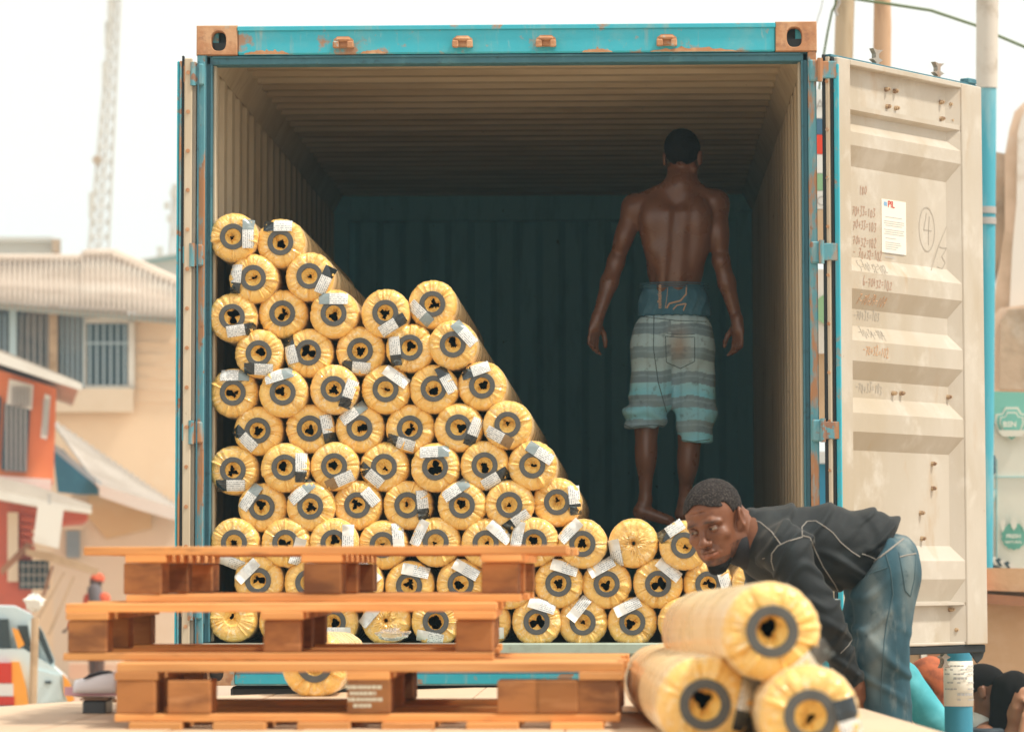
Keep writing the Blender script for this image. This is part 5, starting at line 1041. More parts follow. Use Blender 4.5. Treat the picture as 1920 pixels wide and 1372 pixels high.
def eyes(o, M, k, parent, look=(0, 1, 0)):
    for s in (-1, 1):
        c = o + M @ (np.array([s * .031, .0785, .000]) * k); lk = M @ np.array(look, float); lk /= np.linalg.norm(lk)
        F = Field(c - .02 * k, c + .02 * k, .0011 * k); F.ell(c, np.array([.0122] * 3) * k, None, .001); Mi = lk
        def cf(P, c=c, lk=lk): a = ((P - c) @ lk) / (np.linalg.norm(P - c, axis=1) + 1e-9); w_ = np.where(a[:, None] > .80, np.array([[.025, .012, .008]]), np.array([[.24, .18, .14]])); return w_
        e = F.build('eye', 'eye', parent, cf); 
        # lids
        F = Field(c - .03 * k, c + .03 * k, .0013 * k); F.ell(c, np.array([.0140] * 3) * k, None, .001)
        up = M[:, 2]; fw = M[:, 1]; g = np.stack(np.meshgrid(*F.ax, indexing='ij'), -1) - c; zl = g @ up; yl = g @ fw; xl = g @ M[:, 0] * s
        cut = np.maximum(np.minimum(.0042 * k - zl - xl * .1, zl + .0045 * k), .0 - 0 * yl); cut = np.minimum(.0026 * k - zl , zl + .0036 * k); cut = np.minimum(cut, yl - .002)
        F.D = np.maximum(F.D, cut.astype(np.float32)); F.D = np.maximum(F.D, -(np.linalg.norm(g, axis=-1) - .0125 * k).astype(np.float32)); F.build('eyelid', 'skin', parent)
def hand_prims(F, wr, M, k=1.0, curl=.5, thumb=1, kk=.006):
    """M columns: x towards the thumb, y palm normal (palm side), z along the fingers"""
    T = lambda x, y, z: wr + M @ (np.array([x, y, z]) * k)
    F.ell(T(.0, .0, .045), np.array([.040, .015, .046]) * k, M, .012); F.cap(T(0, 0, -.02), T(0, 0, .03), .024 * k, .026 * k, .015, sq=(M[:, 0], 1.15))
    for i, (x, L, c) in enumerate(((.030, .072, .8), (.010, .080, 1.0), (-.010, .075, 1.1), (-.029, .060, 1.25))):
        p = np.array([x, 0, .078]); ang = .25 * c * curl; r0 = .0092
        for j, sg in enumerate((.46, .30, .24)):
            q = p + L * sg * np.array([(x * .8), math.sin(ang), math.cos(ang)]); F.cap(T(*p), T(*q), r0 * k, (r0 - .0009) * k, .004 if j else .007); p = q; r0 -= .0008; ang += curl * c * (1.0 if j == 0 else .7)
    p = np.array([.030, .004, .020])
    for q, r0 in (((.052, .014, .048), .0115), ((.058, .024, .076), .0100), ((.052, .034, .098), .0090)): F.cap(T(*p), T(*q), (r0 + .001) * k, r0 * k, .006); p = np.array(q)
# materials
SK = (.17, .070, .034)
m = MT('skin', SK, .36, spec=.55, rand=False); m.layer((.11, .042, .020), 9, .42, .7, .6).layer((.23, .10, .05), 22, .5, .72, .4); m.rough(14, .26, .5); m.bump(160, .10, .0015, detail=5); m.bump(28, .15, .004, detail=4)
m = MT('face_skin', (1, 1, 1), .42, spec=.42, rand=False); at_ = m.attr(); m.col = at_.outputs['Color']; m.L(m.col, m.b.inputs['Base Color']); m.layer((.10, .036, .017), 34, .48, .70, .40, detail=7).layer((.30, .13, .07), 16, .52, .72, .3); m.rough(30, .38, .62); m.bump(240, .3, .0012, detail=5); m.bump(60, .2, .002, detail=4)
m = MT('skin_back', (.165, .070, .040), .24, spec=.6, rand=False); m.layer((.13, .050, .026), 4, .42, .7, .45).layer((.23, .10, .055), 9, .5, .75, .35); m.rough(10, .22, .42); m.bump(120, .10, .0015)
m = MT('hair', (.018, .014, .013), .85, spec=.2, rand=False); m.layer((.075, .062, .055), 170, .5, .62, .8, detail=3); m.bump(190, .9, .004, detail=3)
m = MT('hair_dark', (.010, .009, .009), .9, spec=.15, rand=False); m.bump(190, .6, .003, detail=3)
m = MT('eye', (1, 1, 1), .08, spec=.7, rand=False); at_ = m.attr(); m.L(at_.outputs['Color'], m.b.inputs['Base Color'])
m = MT('shirt_black', (.011, .014, .016), .72, spec=.28, rand=False); m.b.inputs['Sheen Weight'].default_value = .16; m.b.inputs['Sheen Roughness'].default_value = .35; m.b.inputs['Sheen Tint'].default_value = (.8, .75, .65, 1); m.layer((.032, .036, .036), 5, .45, .72, .7, detail=7).layer((.014, .022, .026), 12, .5, .7, .6); m.bump(260, .15, .001); m.bump(20, .25, .006, detail=5, d=.5)
MT('piping_grey', (.27, .25, .22), .7); MT('undershirt', (.012, .012, .016), .8)
m = MT('jeans', (1, 1, 1), .8, spec=.25, rand=False); at_ = m.attr(); m.col = at_.outputs['Color']; m.L(m.col, m.b.inputs['Base Color']); m.layer((.30, .32, .29), 9, .52, .72, .40, detail=8, stretch=(2, 2, .6)).layer((.02, .05, .065), 22, .55, .7, .5, detail=7); m.bump(300, .25, .001); m.bump(24, .3, .006, detail=6)
MT('stitch', (.05, .10, .12), .8); MT('belt_dark', (.05, .06, .06), .6)
m = MT('plaid_denim', (1, 1, 1), .85, spec=.2, rand=False); at_ = m.attr(); m.col = at_.outputs['Color']; m.L(m.col, m.b.inputs['Base Color']); m.layer((.34, .30, .25), 5, .55, .75, .45, detail=7).layer((.10, .16, .19), 30, .55, .72, .5, detail=5); m.bump(280, .3, .001); m.bump(26, .25, .006, detail=5)
m = MT('boxer_blue', (.06, .17, .25), .85, spec=.2, rand=False); m.layer((.12, .25, .34), 20, .45, .7, .6); m.bump(60, .3, .003, stretch=(3, 3, .3))
MT('print_sand', (.62, .42, .28), .8)

# ------------------------------------------------------------------ man standing inside the container, seen from behind
d0 = 15.40
def B(px, py, dd=0.0): return at(px, py, d0 + dd)
S = 1 / (6596 / d0)                           # metres per photo pixel there
base = B(1250, 985)
man = empty('person', (base[0], base[1], base[2]), 'bare backed man in checked blue shorts standing on the rolls inside the container', 'person')
X, Y, Z = np.array([1, 0, 0.]), np.array([0, 1., 0]), np.array([0, 0, 1.])
F = Field(B(1085, 1000, -.25), np.array([B(1420, 1000)[0], B(1250, 700)[1] + .28, B(1250, 225)[2]]), .0046)
hc = B(1280, 296, .01); HM = basis((.22, 1, -.04), (.02, 0.03, 1))
head_prims(F, hc, HM, .99, face=True)
F.cap(B(1279, 325, .02), B(1274, 365, -.0), .052, .056, .02); F.cap(B(1276, 345, .0), B(1205, 376, .0), .040, .036, .05); F.cap(B(1276, 345, .0), B(1338, 374, .0), .040, .036, .05)
F.ell(B(1268, 425, .03), (.150, .105, .175), None, .04); F.ell(B(1266, 500, .03), (.126, .090, .14), None, .05); F.ell(B(1266, 560, .03), (.122, .085, .10), None, .04)
for s, sx in ((-1, 1228), (1, 1306)):
    F.ell(B(sx, 402, -.045), (.060, .036, .072), basis((0, 1, 0), (s * -.25, 0, 1)), .045)   # shoulder blade
    F.ell(B(1268 + s * 42, 452, -.02), (.050, .046, .12), basis((0, 1, 0), (s * .22, 0, 1)), .05)   # back muscle
    F.cap(B(1267 + s * 14, 400, -.062), B(1256 + s * 15, 540, -.046), .015, .017, .04)    # either side of the spine
F.cap(B(1274, 352, -.124), B(1266, 400, -.123), .016, .015, .03, 'sub'); F.cap(B(1266, 400, -.123), B(1260, 465, -.120), .015, .014, .03, 'sub'); F.cap(B(1260, 465, -.120), B(1253, 548, -.108), .014, .014, .03, 'sub')
F.cap(B(1229, 440, -.14), B(1215, 395, -.13), .018, .012, .02, 'sub'); F.cap(B(1304, 440, -.14), B(1322, 395, -.13), .018, .012, .02, 'sub')
def arm(sh, el, wr, s, dy):
    F.ell(sh, (.050, .050, .062), None, .03); F.cap(sh, el, .046, .034, .03); mid = sh * .5 + el * .5; F.ell(mid + Y * -.012 , (.040, .046, .080), basis(Y, sh - el), .02)
    F.cap(el, el + (wr - el) * .35, .037, .038, .02); F.cap(el + (wr - el) * .35, wr, .037, .0235, .02); F.ell(el + Y * -.012, (.030, .030, .034), None, .02)
arm(B(1188, 390, .02), B(1155, 491, .03), B(1119, 602, -.05), -1, 0); arm(B(1345, 382, .02), B(1352, 490, -.01), B(1383, 606, -.02), 1, 0)
for wrp, tip, tx_ in ((B(1119, 602, -.04), B(1103, 680, -.06), 1), (B(1383, 606, -.04), B(1384, 686, -.06), -1)):
    zz = tip - wrp; zz /= np.linalg.norm(zz); xx = np.array([tx_ * .55, .75, 0]); xx -= zz * (xx @ zz); xx /= np.linalg.norm(xx); yy = np.cross(zz, xx) * (tx_)
    if yy[0] * tx_ < 0: yy = -yy
    hand_prims(F, wrp, np.stack([xx, yy, zz], 1), 1.0, .62)
# legs
for (hx, hy), (kx, ky), (ax_, ay), (tx0, ty0), (tx1, ty1), dq in (((1236, 600), (1212, 800), (1210, 938), (1203, 958), (1256, 976), -.05), ((1300, 600), (1294, 815), (1283, 945), (1281, 962), (1296, 984), .10)):
    F.cap(B(hx, hy + 40, .02), B(kx, ky, .0), .070, .050, .03); kn = B(kx, ky, .0); an = B(ax_, ay, dq * .3)
    F.ell(kn * .66 + an * .34 - Y * .012, (.046, .052, .105), basis(Y, kn - an), .03); F.cap(kn, an, .044, .0255, .03); F.cap(an, B(tx0, ty0, dq * .4), .028, .030, .02)
    hl, to = B(tx0, ty0, dq * .4), B(tx1, ty1, dq); F.cap(hl, to, .032, .022, .02, sq=(Y, 1.1)); F.ell(hl - Z * .006, (.034, .034, .028), None, .015)
    v = (to - hl) / np.linalg.norm(to - hl); w_ = np.cross(v, Z)
    for q in range(5): a = to + w_ * (q - 2) * .014 + v * .004; F.cap(a, a + v * (.034 - .004 * q) - Z * .004, .0095 - .0007 * q, .0085 - .0007 * q, .006)
F.build('body', 'skin_back', man)
# short hair
F = Field(hc + np.array([-.11, -.13, -.06]), hc + np.array([.11, .13, .15]), .0040); T = lambda x, y, z: hc + HM @ np.array([x, y, z])
F.ell(T(0, -.018, .042), (.078, .101, .084), HM, .01); F.ell(T(0, .028, .04), (.067, .060, .060), HM, .02)
F.plane(T(0, -.09, -.022), HM @ np.array([0, -.25, -1.0])); F.plane(T(0, .07, .045), HM @ np.array([0, .8, -.5])); F.warp(lambda P: .0012 * snoise(P, 60, 3, 2)); F.build('hair', 'hair_dark', man)
# boxer shorts showing above the shorts
F = Field(B(1170, 600, -.2), np.array([B(1350, 600)[0], base[1] + .25, B(1250, 520)[2]]), .0045)
F.ell(B(1264, 592, .03), (.160, .119, .235), None, .02); F.plane(B(1264, 533, 0), Z); F.plane(B(1264, 592, 0), -Z)
F.warp(lambda P: -.0035 * np.maximum(0, np.sin(P[:, 0] * 150 + 2 * np.sin(P[:, 2] * 40))) * np.clip((B(1264, 540)[2] - P[:, 2]) * 30, 0, 1)); bxr = F.build('boxer_shorts', 'boxer_blue', man, smooth_it=1)
b = MB(); 
for y in (533, 537, 541): b.tube([B(1264, y, .03) + np.array([.150 * math.cos(a), .110 * math.sin(a), 0]) for a in np.linspace(math.pi, 2 * math.pi, 26)], .0022, 5)
b.build('waistband', 'boxer_blue', bxr)
# checked shorts
F = Field(B(1150, 850, -.28), np.array([B(1355, 600)[0], base[1] + .30, B(1250, 570)[2]]), .0045)
F.ell(B(1262, 625, .03), (.172, .128, .13), None, .03); F.ell(B(1230, 650, -.02), (.092, .105, .11), None, .04); F.ell(B(1298, 650, -.02), (.090, .105, .11), None, .04)
F.cap(B(1226, 660, .01), B(1222, 740, .0), .100, .090, .04); F.cap(B(1222, 740, .0), B(1208, 806, .0), .088, .083, .03); F.ell(B(1204, 775, 0), (.088, .085, .04), None, .03)
F.cap(B(1298, 660, .01), B(1304, 770, .0), .100, .084, .03); F.cap(B(1304, 770, .0), B(1303, 836, .0), .084, .072, .03)
g = np.stack(np.meshgrid(*F.ax, indexing='ij'), -1); xm = B(1258, 700)[0]; zl, zr = B(1208, 803)[2], B(1303, 829)[2]
F.D = np.maximum(F.D, np.where(g[..., 0] < xm, zl + (g[..., 0] - xm) * -.02, zr + 0 * g[..., 0]).astype(np.float32) - g[..., 2].astype(np.float32)); F.plane(B(1264, 580, 0), Z)
F.cap(B(1208, 830, .0), B(1212, 792, .0), .070, .060, .008, 'sub'); F.cap(B(1300, 850, .0), B(1303, 816, .0), .060, .052, .008, 'sub')
F.cap(B(1262, 690, -.16), B(1262, 800, -.12), .012, .035, .03, 'sub'); F.cap(B(1262, 700, .16), B(1262, 800, .12), .012, .035, .03, 'sub')
def fold(P):
    x = (P[:, 0] - B(1264, 600)[0]) / S; z = (B(1264, 0)[2] - P[:, 2]) / S
    r_ = .004 * snoise(P * np.array([1, 1, .7]), 5.5, 11, 3)
    lo_ = np.clip((z - 700) / 80, 0, 1); r_ += -.006 * lo_ * np.sin(z / 4.6 + x * .06 * np.sign(x) + 1.2 * np.sin(x / 11)) * (x < -5)
    r_ += -.0035 * lo_ * np.sin(z / 7 + x * .05) * (x > -5)
    r_ += -.0045 * np.maximum(0, np.sin((x + z * .55) / 8.0)) * np.exp(-((z - 690) / 60) ** 2); r_ += -.003 * np.maximum(0, np.sin((x - z * .2) / 5.5)) * np.exp(-((z - 600) / 16) ** 2)
    return r_
F.warp(fold)
def plaid(P):
    x = (P[:, 0] - B(1264, 600)[0]) / S; z = (B(1264, 0)[2] - P[:, 2]) / S; z = z + 3 * np.sin(x / 17) + np.where(x < -6, 9 + .10 * x, 0) + 1.5 * snoise(P, 9, 3, 2)
    light, mid, dark, cyan = np.array([.52, .74, .82]), np.array([.36, .54, .62]), np.array([.22, .33, .40]), np.array([.26, .72, .90])
    c = np.tile(light, (len(P), 1)); ph = ((z - 590) % 45) / 45
    c[(ph > .42) & (ph < .90)] = dark; c[(ph > .58) & (ph < .66)] = dark * 1.35; lowc = np.clip((z - 690) / 50, 0, 1)[:, None]
    isl = (ph <= .42) | (ph >= .90); c[isl] = (light * (1 - lowc) + cyan * lowc)[isl]
    vs_ = (((x + 300) % 31) < 4)[:, None]; c = np.where(vs_, c * .86, c); wear = np.clip(.5 + .6 * snoise(P, 4, 21, 3), 0, 1)[:, None]; c = c * (1 - .5 * wear) + mid * .5 * wear
    st = np.exp(-((x - 8) / 20) ** 2 - ((z - 650) / 34) ** 2)[:, None] * .75; c = c * (1 - st) + np.array([.34, .25, .18]) * st
    return c
shs = F.build('checked_shorts', 'plaid_denim', man, plaid, smooth_it=1)
def bvh_of(o):
    me = o.data; off = Vector(ORG[(lambda r: r)(root_of(o)).name][0]); return BVHTree.FromPolygons([tuple(v.co + off) for v in me.vertices], [tuple(p.vertices) for p in me.polygons])
def root_of(o):
    while o.parent is not None: o = o.parent
    return o
def cast(bv, px, py):
    v = FW + RT * (px - 960) / FPX - UP * (py - CY) / FPX; v = v / np.linalg.norm(v); h_ = bv.ray_cast(Vector(CAM), Vector(v)); return (np.array(h_[0]), np.array(h_[1])) if h_[0] is not None else (None, None)
def seam(bv, pts, r, name, mat, parent, sub=5, lift=.3):
    P_ = []
    for (x0, y0), (x1, y1) in zip(pts[:-1], pts[1:]):
        for i in range(sub): t = i / sub; h_, n_ = cast(bv, x0 + (x1 - x0) * t, y0 + (y1 - y0) * t); (P_.append(h_ - (FW * r * lift)) if h_ is not None else None)
    h_, n_ = cast(bv, *pts[-1]); (P_.append(h_ - FW * r * lift) if h_ is not None else None)
    if len(P_) > 2: b = MB(); b.tube(P_, r, 6); return b.build(name, mat, parent)
bv = bvh_of(shs); q = lambda X_, Y_: (1080 + X_ / 2.858, 520 + Y_ / 2.858)
seam(bv, [q(480, 315), q(560, 322), q(636, 320), q(636, 450), q(560, 488), q(484, 455), q(480, 315)], .0016, 'pocket_seam', 'stitch', shs, 8)
seam(bv, [q(484, 300), q(560, 306), q(636, 304)], .0014, 'pocket_seam', 'stitch', shs); seam(bv, [q(418, 190), q(415, 380), q(440, 560), q(485, 720)], .0018, 'centre_seam', 'stitch', shs, 8)
seam(bv, [q(312, 205), q(420, 218), q(540, 232), q(715, 238)], .0018, 'waist_seam', 'stitch', shs, 8); seam(bv, [q(262, 790), q(300, 806), q(312, 800), q(400, 790), q(478, 796)], .0018, 'hem_seam', 'stitch', shs, 8); seam(bv, [q(548, 868), q(630, 880), q(716, 868)], .0018, 'hem_seam', 'stitch', shs, 8)
bv = bvh_of(bxr)
seam(bv, [q(592, 45), q(590, 90), q(560, 125), q(500, 140), q(486, 165)], .0035, 'printed_line', 'print_sand', bxr, 6); seam(bv, [q(588, 140), q(540, 150), q(520, 172)], .0030, 'printed_line', 'print_sand', bxr, 4); seam(bv, [q(590, 140), q(575, 178)], .003, 'printed_line', 'print_sand', bxr, 4); seam(bv, [q(492, 45), q(488, 100), q(478, 165)], .0014, 'printed_line', 'print_sand', bxr, 5)
# scrap of vertical lettering down the boxers
o_ = cast(bv, *q(452, 168))[0]
if o_ is not None: text_mesh('collezione', .027, lambda x, y, z: o_ + np.array([-y * .9 + .004, -.008 - z, x * .95]), 'print_sand', bxr, bold=.0006)

# ------------------------------------------------------------------ man bending over the rolls
d1 = 10.9
def A(px, py, dd=0.0): return at(px, py, d1 + dd)
s1 = d1 / 6596
gz = CAM[2] - .93
pf = empty('loading_step', (A(1660, 1300)[0], A(1660, 1300)[1], 0), 'low timber loading step on which the bending man stands', 'platform')
cx_, cy_ = A(1660, 1300)[0], A(1660, 1300)[1]
for i in range(5): b = MB(); b.box((cx_ - .42, cy_ - .45 + i * .19, gz - .04), (cx_ + .42, cy_ - .27 + i * .19, gz - .005), ch=.003); b.build('tread_board', 'pallet_board', pf)
for sx in (-.38, .38):
    for sy in (-.4, .42): b = MB(); b.box((cx_ + sx - .04, cy_ + sy - .04, 0), (cx_ + sx + .04, cy_ + sy + .04, gz - .041)); b.build('leg', 'pallet_block', pf)
man2 = empty('person', (cx_, cy_, gz), 'bearded man in black piped top and faded jeans bending down behind the loose rolls', 'person')
hd = A(1341, 980, -.02)
# head: turned to the picture's left, tipped over; subject's up axis leans left
upv = -RT * .40 + UP * .90 - FW * .25
fwv = -FW * .84 - RT * .44 - UP * .20
HM2 = basis(fwv, upv)
HK = 1.06
F = Field(hd - .20, hd + np.array([.30, .20, .20]), .0028)
head_prims(F, hd, HM2, HK)
T2 = lambda x, y, z: hd + HM2 @ (np.array([x, y, z]) * HK)
F.cap(T2(0, -.02, -.03), A(1400, 1003, .02), .058, .066, .03); F.cap(T2(.03, .01, -.06), A(1398, 1020, -.02), .030, .040, .03); F.cap(T2(-.01, -.05, .0), A(1398, 992, .03), .045, .045, .04)
F.cap(A(1398, 1006, .02), A(1440, 1016, .05), .055, .08, .03)
# brow furrow, cheek fold
for s in (-1, 1): F.cap(T2(s * .007, .0955, .022), T2(s * .005, .0965, .034), .0022, .0018, .005, 'sub')
F.cap(T2(-.03, .083, .052), T2(.03, .083, .052), .0016, .0016, .005, 'sub'); F.cap(T2(-.028, .082, .064), T2(.028, .082, .064), .0014, .0014, .005, 'sub')
def facecol(P):
    L = ((P - hd) @ HM2) / HK; x, y, z = L.T; c = np.tile(np.array([.185, .070, .032]), (len(P), 1))
    c *= (1 + .12 * snoise(P, 9, 5, 3))[:, None]
    hl = z - (.062 + .02 * np.cos(x * 30) - .0 * y) ; 
    brow = np.exp(-((np.abs(x) - .031) / .019) ** 4 - ((z - (.0205 - (np.abs(x) - .03) * .12)) / .0048) ** 2) * (y > .05); c = c * (1 - .85 * brow[:, None]) + np.array([.02, .012, .01]) * .85 * brow[:, None]
    lip = (np.abs(z + .0715) < .012) & (np.abs(x) < .028) & (y > .084); c[lip & (z < -.068)] = c[lip & (z < -.068)] * .4 + np.array([.34, .13, .075]) * .6; c[lip & (z > -.068)] *= .75
    mo = np.exp(-((z + .052) / .005) ** 2 - (x / .026) ** 4) * (y > .08); c = c * (1 - .45 * mo[:, None]) + np.array([.03, .02, .02]) * .45 * mo[:, None]
    bd = ((z < -.088) | ((np.abs(x) > .038) & (z < -.06) & (y > -.01) & (y < .06))) & (y > -.02); bd = bd * np.clip(.7 + snoise(P, 30, 8, 2), .3, 1); c = c * (1 - .85 * bd[:, None]) + np.array([.022, .016, .015]) * .85 * bd[:, None]
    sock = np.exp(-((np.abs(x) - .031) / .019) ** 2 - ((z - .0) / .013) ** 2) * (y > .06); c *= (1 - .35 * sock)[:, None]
    return np.clip(c, .01, 1)
P1, F1 = F.mesh()
# rest of the body under the clothes
G_ = Field(A(1350, 1420, -.35), np.array([A(1760, 1200)[0], A(1500, 1000)[1] + .42, A(1500, 900)[2]]), .009)
G_.lo; tor = [A(1440, 1022, .04), A(1540, 1022, .10), A(1655, 1062, .12)]
G_.cap(A(1400, 1003, .02), tor[0], .06, .085, .03); G_.cap(tor[0], tor[1], .105, .10, .04, sq=(Y, 1.3)); G_.cap(tor[1], tor[2] * .7 + tor[1] * .3, .085, .07, .04, sq=(Y, 1.2))
shN, elN, wrN = A(1478, 1042, -.16), A(1543, 1160, -.20), A(1592, 1262, -.14); shF, elF, wrF = A(1420, 1030, .26), A(1452, 1170, .24), A(1500, 1270, .10)
hips = [(A(1660, 1085, -.0), A(1652, 1230, -.06), A(1668, 1420, -.02)), (A(1650, 1085, .22), A(1608, 1235, .22), A(1640, 1420, .24))]
G_.cap(shN, elN, .045, .036, .03); G_.cap(elN, wrN, .036, .026, .02); G_.cap(shF, elF, .045, .036, .03); G_.cap(elF, wrF, .036, .026, .02)
G_.build('tmp', 'skin', None, smooth_it=0); bpy.data.objects.remove(bpy.data.objects['tmp'])
P2, F2 = G_.mesh()
# legs reach the step
G3 = Field(np.array([cx_ - .35, cy_ - .5, gz - .005]), np.array([cx_ + .35, cy_ + .55, A(1650, 1060)[2]]), .010); 
feet = []
for h_, kn, _ in hips:
    ank = np.array([kn[0] + .05, kn[1] + .02, gz + .08]); G3.cap(h_ * .55 + kn * .45, kn, .07, .055, .03); G3.cap(kn, ank, .05, .03, .03); G3.cap(ank, ank + np.array([-.15, 0, -.045]), .036, .030, .02); G3.ell(ank + np.array([.02, 0, -.045]), (.045, .035, .035), None, .02); feet.append((h_, kn, ank))
P3, F3 = G3.mesh()
# hands: near one grips a roll end
HF = Field(wrN - .14, wrN + .14, .0035)
def hnd(wr, el, G4): 
    zz = wr - el; zz /= np.linalg.norm(zz); xx = np.array([-.7, -.6, 0]); xx -= zz * (xx @ zz); xx /= np.linalg.norm(xx); yy = np.cross(zz, xx); hand_prims(G4, wr + zz * .01, np.stack([xx, yy, zz], 1), 1.05, .8)
hnd(wrN, elN, HF); P4, F4 = HF.mesh(); HF2 = Field(wrF - .14, wrF + .14, .0035); hnd(wrF, elF, HF2); P5, F5 = HF2.mesh()
Pa = np.concatenate([P1, P2, P3, P4, P5]); Fa = np.concatenate([F1, F2 + len(P1), F3 + len(P1) + len(P2), F4 + len(P1) + len(P2) + len(P3), F5 + len(P1) + len(P2) + len(P3) + len(P4)])
def smoothP(P, F_, it=1):
    for _ in range(it):
        acc = np.zeros_like(P); cnt = np.zeros(len(P))
        for i in range(4): a, b_ = F_[:, i], F_[:, (i + 1) % 4]; np.add.at(acc, a, P[b_]); np.add.at(cnt, a, 1); np.add.at(acc, b_, P[a]); np.add.at(cnt, b_, 1)
        P = P * .5 + .5 * acc / cnt[:, None]
    return P
nh = len(P1)
def bodycol(P): c = facecol(P); c[nh:] = (.19, .075, .035); return c
raw_mesh('body', smoothP(Pa, Fa), Fa, 'face_skin', man2, bodycol)
eyes(hd, HM2, HK, man2, look=(.50, .86, .05))
# hair
F = Field(hd - .17, hd + .17, .0030)
F.ell(T2(0, -.018, .043), np.array([.079, .101, .084]) * HK, HM2, .01); F.ell(T2(0, .026, .045), np.array([.0665, .0640, .0600]) * HK, HM2, .02)
g = (np.stack(np.meshgrid(*F.ax, indexing='ij'), -1) - hd) @ HM2 / HK; x, y, z = g[..., 0], g[..., 1], g[..., 2]
front = .066 + .010 * np.cos(x * 55) - .25 * np.maximum(np.abs(x) - .045, 0); line = np.where(y > .035, front, np.where(y > -.005, np.maximum(.0 + (y + .005) * 1.6, -.02), -.030)); line = np.where((y > .022) & (y <= .045), np.maximum(line, .045 + (y - .022) * 1.0), line)
F.D = np.maximum(F.D, ((line - z) * HK * .8).astype(np.float32)); [F.ell(T2(s * .084, -.006, -.012), np.array([.026, .026, .040]) * HK, HM2, .004, 'sub') for s in (-1, 1)]; F.warp(lambda P: .0016 * snoise(P, 70, 3, 2)); F.build('hair', 'hair', man2, smooth_it=1)
# beard under the chin and along the jaw
F = Field(hd - .17, hd + .17, .0030)
for s in (-1, 1): F.cap(T2(s * .030, .050, -.104), T2(s * .012, .072, -.118), .013, .017, .01)
F.ell(T2(0, .066, -.118), np.array([.026, .024, .020]) * HK, HM2, .012); F.warp(lambda P: .0028 * snoise(P, 45, 4, 2)); F.build('beard', 'hair_dark', man2, smooth_it=1)
# undershirt in the neck opening
F = Field(A(1350, 1080, -.15), A(1450, 950, .2) + np.array([.0, .1, 0]), .004); F.cap(A(1392, 1025, -.01), A(1420, 1028, .02), .062, .08, .02); F.build('undershirt', 'undershirt', man2)
# shirt
hipline_p, hipline_n = A(1648, 1050, 0), (RT * .93 - UP * .62) * 1.0
F = Field(A(1365, 1300, -.36), np.array([A(1735, 1000)[0], A(1500, 1000)[1] + .45, A(1500, 915)[2]]), .0036)
F.cap(A(1446, 1024, .04), A(1545, 1020, .10), .112, .112, .05, sq=(Y, 1.35)); F.cap(A(1545, 1020, .10), A(1640, 1035, .12), .112, .118, .05, sq=(Y, 1.28)); F.cap(A(1640, 1035, .12), A(1664, 1058, .12), .114, .116, .05, sq=(Y, 1.2))
F.cap(A(1410, 1010, .04), A(1450, 1020, .04), .082, .10, .04); F.cap(A(1412, 1000, .10), A(1450, 1000, .12), .070, .085, .04)
F.ell(A(1560, 1062, .08), (.13, .13, .055), None, .04)          # cloth hanging at the belly
F.plane(hipline_p, hipline_n)
F.ell(A(1474, 1030, -.12), (.080, .070, .080), None, .04); F.cap(shN, elN, .062, .056, .035); F.cap(elN, wrN + (wrN - elN) * .02, .055, .036, .02); F.ell(elN, (.058, .056, .06), None, .02)
F.cap(shF, elF, .062, .056, .035); F.cap(elF, wrF, .055, .036, .02)
g = np.stack(np.meshgrid(*F.ax, indexing='ij'), -1)
F.cap(A(1352, 985, -.01), A(1392, 1004, -.02), .068, .058, .010, 'sub')       # neck opening
def shirtfold(P):
    rel = P - A(1500, 1020, 0); u = rel @ RT / s1; v = -(rel @ UP) / s1; w_ = rel @ FW
    r_ = .0035 * snoise(P, 4.5, 31, 3)
    back = np.clip((-v + 20) / 60, 0, 1) * (w_ < .35)
    def rid(t, sh=3.0): return np.maximum(0, np.cos(t)) ** sh
    r_ += -.0135 * back * rid((u * 1.0 + v * .75 + 14 * np.sin(v / 40) + 8 * np.sin(u / 60)) / 13.0) * np.exp(-((u + 5) / 95) ** 2)
    r_ += .0035 * back * rid((u * 1.0 + v * .75 + 14 * np.sin(v / 40) + 8 * np.sin(u / 60)) / 13.0 + 2.6, 2)
    rg = np.clip((u - 80) / 60, 0, 1)            # bunched cloth over the hips, radiating from the waist
    r_ += -.0115 * rg * rid((v * 1.0 + u * .50 + 12 * np.sin(u / 26)) / 9.5, 2); r_ += .0040 * rg * rid((u - v * .6 + 10 * np.sin(v / 20)) / 11, 2)
    side = np.clip((v + 0) / 30, 0, 1) * np.clip((u - 10) / 40, 0, 1)
    r_ += -.0110 * side * rid((v - u * .45 + 8 * np.sin(u / 30)) / 10, 2)
    # sleeve: rings and twists down the arm
    ax = (elN - shN) / np.linalg.norm(elN - shN); t = (P - shN) @ ax; dist = np.linalg.norm(P - shN - np.outer(np.clip(t, 0, .6), ax), axis=1); sl_ = (dist < .12) * (w_ < .02)
    r_ += -.0090 * sl_ * rid(t * 95 + 2.5 * np.sin((P @ RT) * 30) + (P @ UP) * 28, 2.5)
    return r_
F.warp(shirtfold, .045)
shirt = F.build('long_sleeve_top', 'shirt_black', man2, smooth_it=1)
bv = bvh_of(shirt); qm = lambda X_, Y_: (1160 + X_ / 2.788, 880 + Y_ / 2.788)
for nm, pts in (('piping', [qm(672, 250), qm(740, 275), qm(800, 325), qm(848, 392)]), ('piping', [qm(812, 528), qm(798, 480), qm(800, 440), qm(830, 400), qm(880, 375), qm(960, 352)]), ('piping', [qm(960, 350), qm(958, 300), qm(985, 270), qm(1030, 268), qm(1080, 300), qm(1120, 330), qm(1160, 380), qm(1220, 430), qm(1262, 456)]), ('piping', [qm(1272, 440), qm(1310, 452), qm(1345, 470)]), ('piping', [qm(962, 345), qm(1000, 355), qm(1030, 430), qm(1070, 510), qm(1130, 600), qm(1150, 640)])):
    seam(bv, pts, .0019, nm, 'piping_grey', shirt, 5)
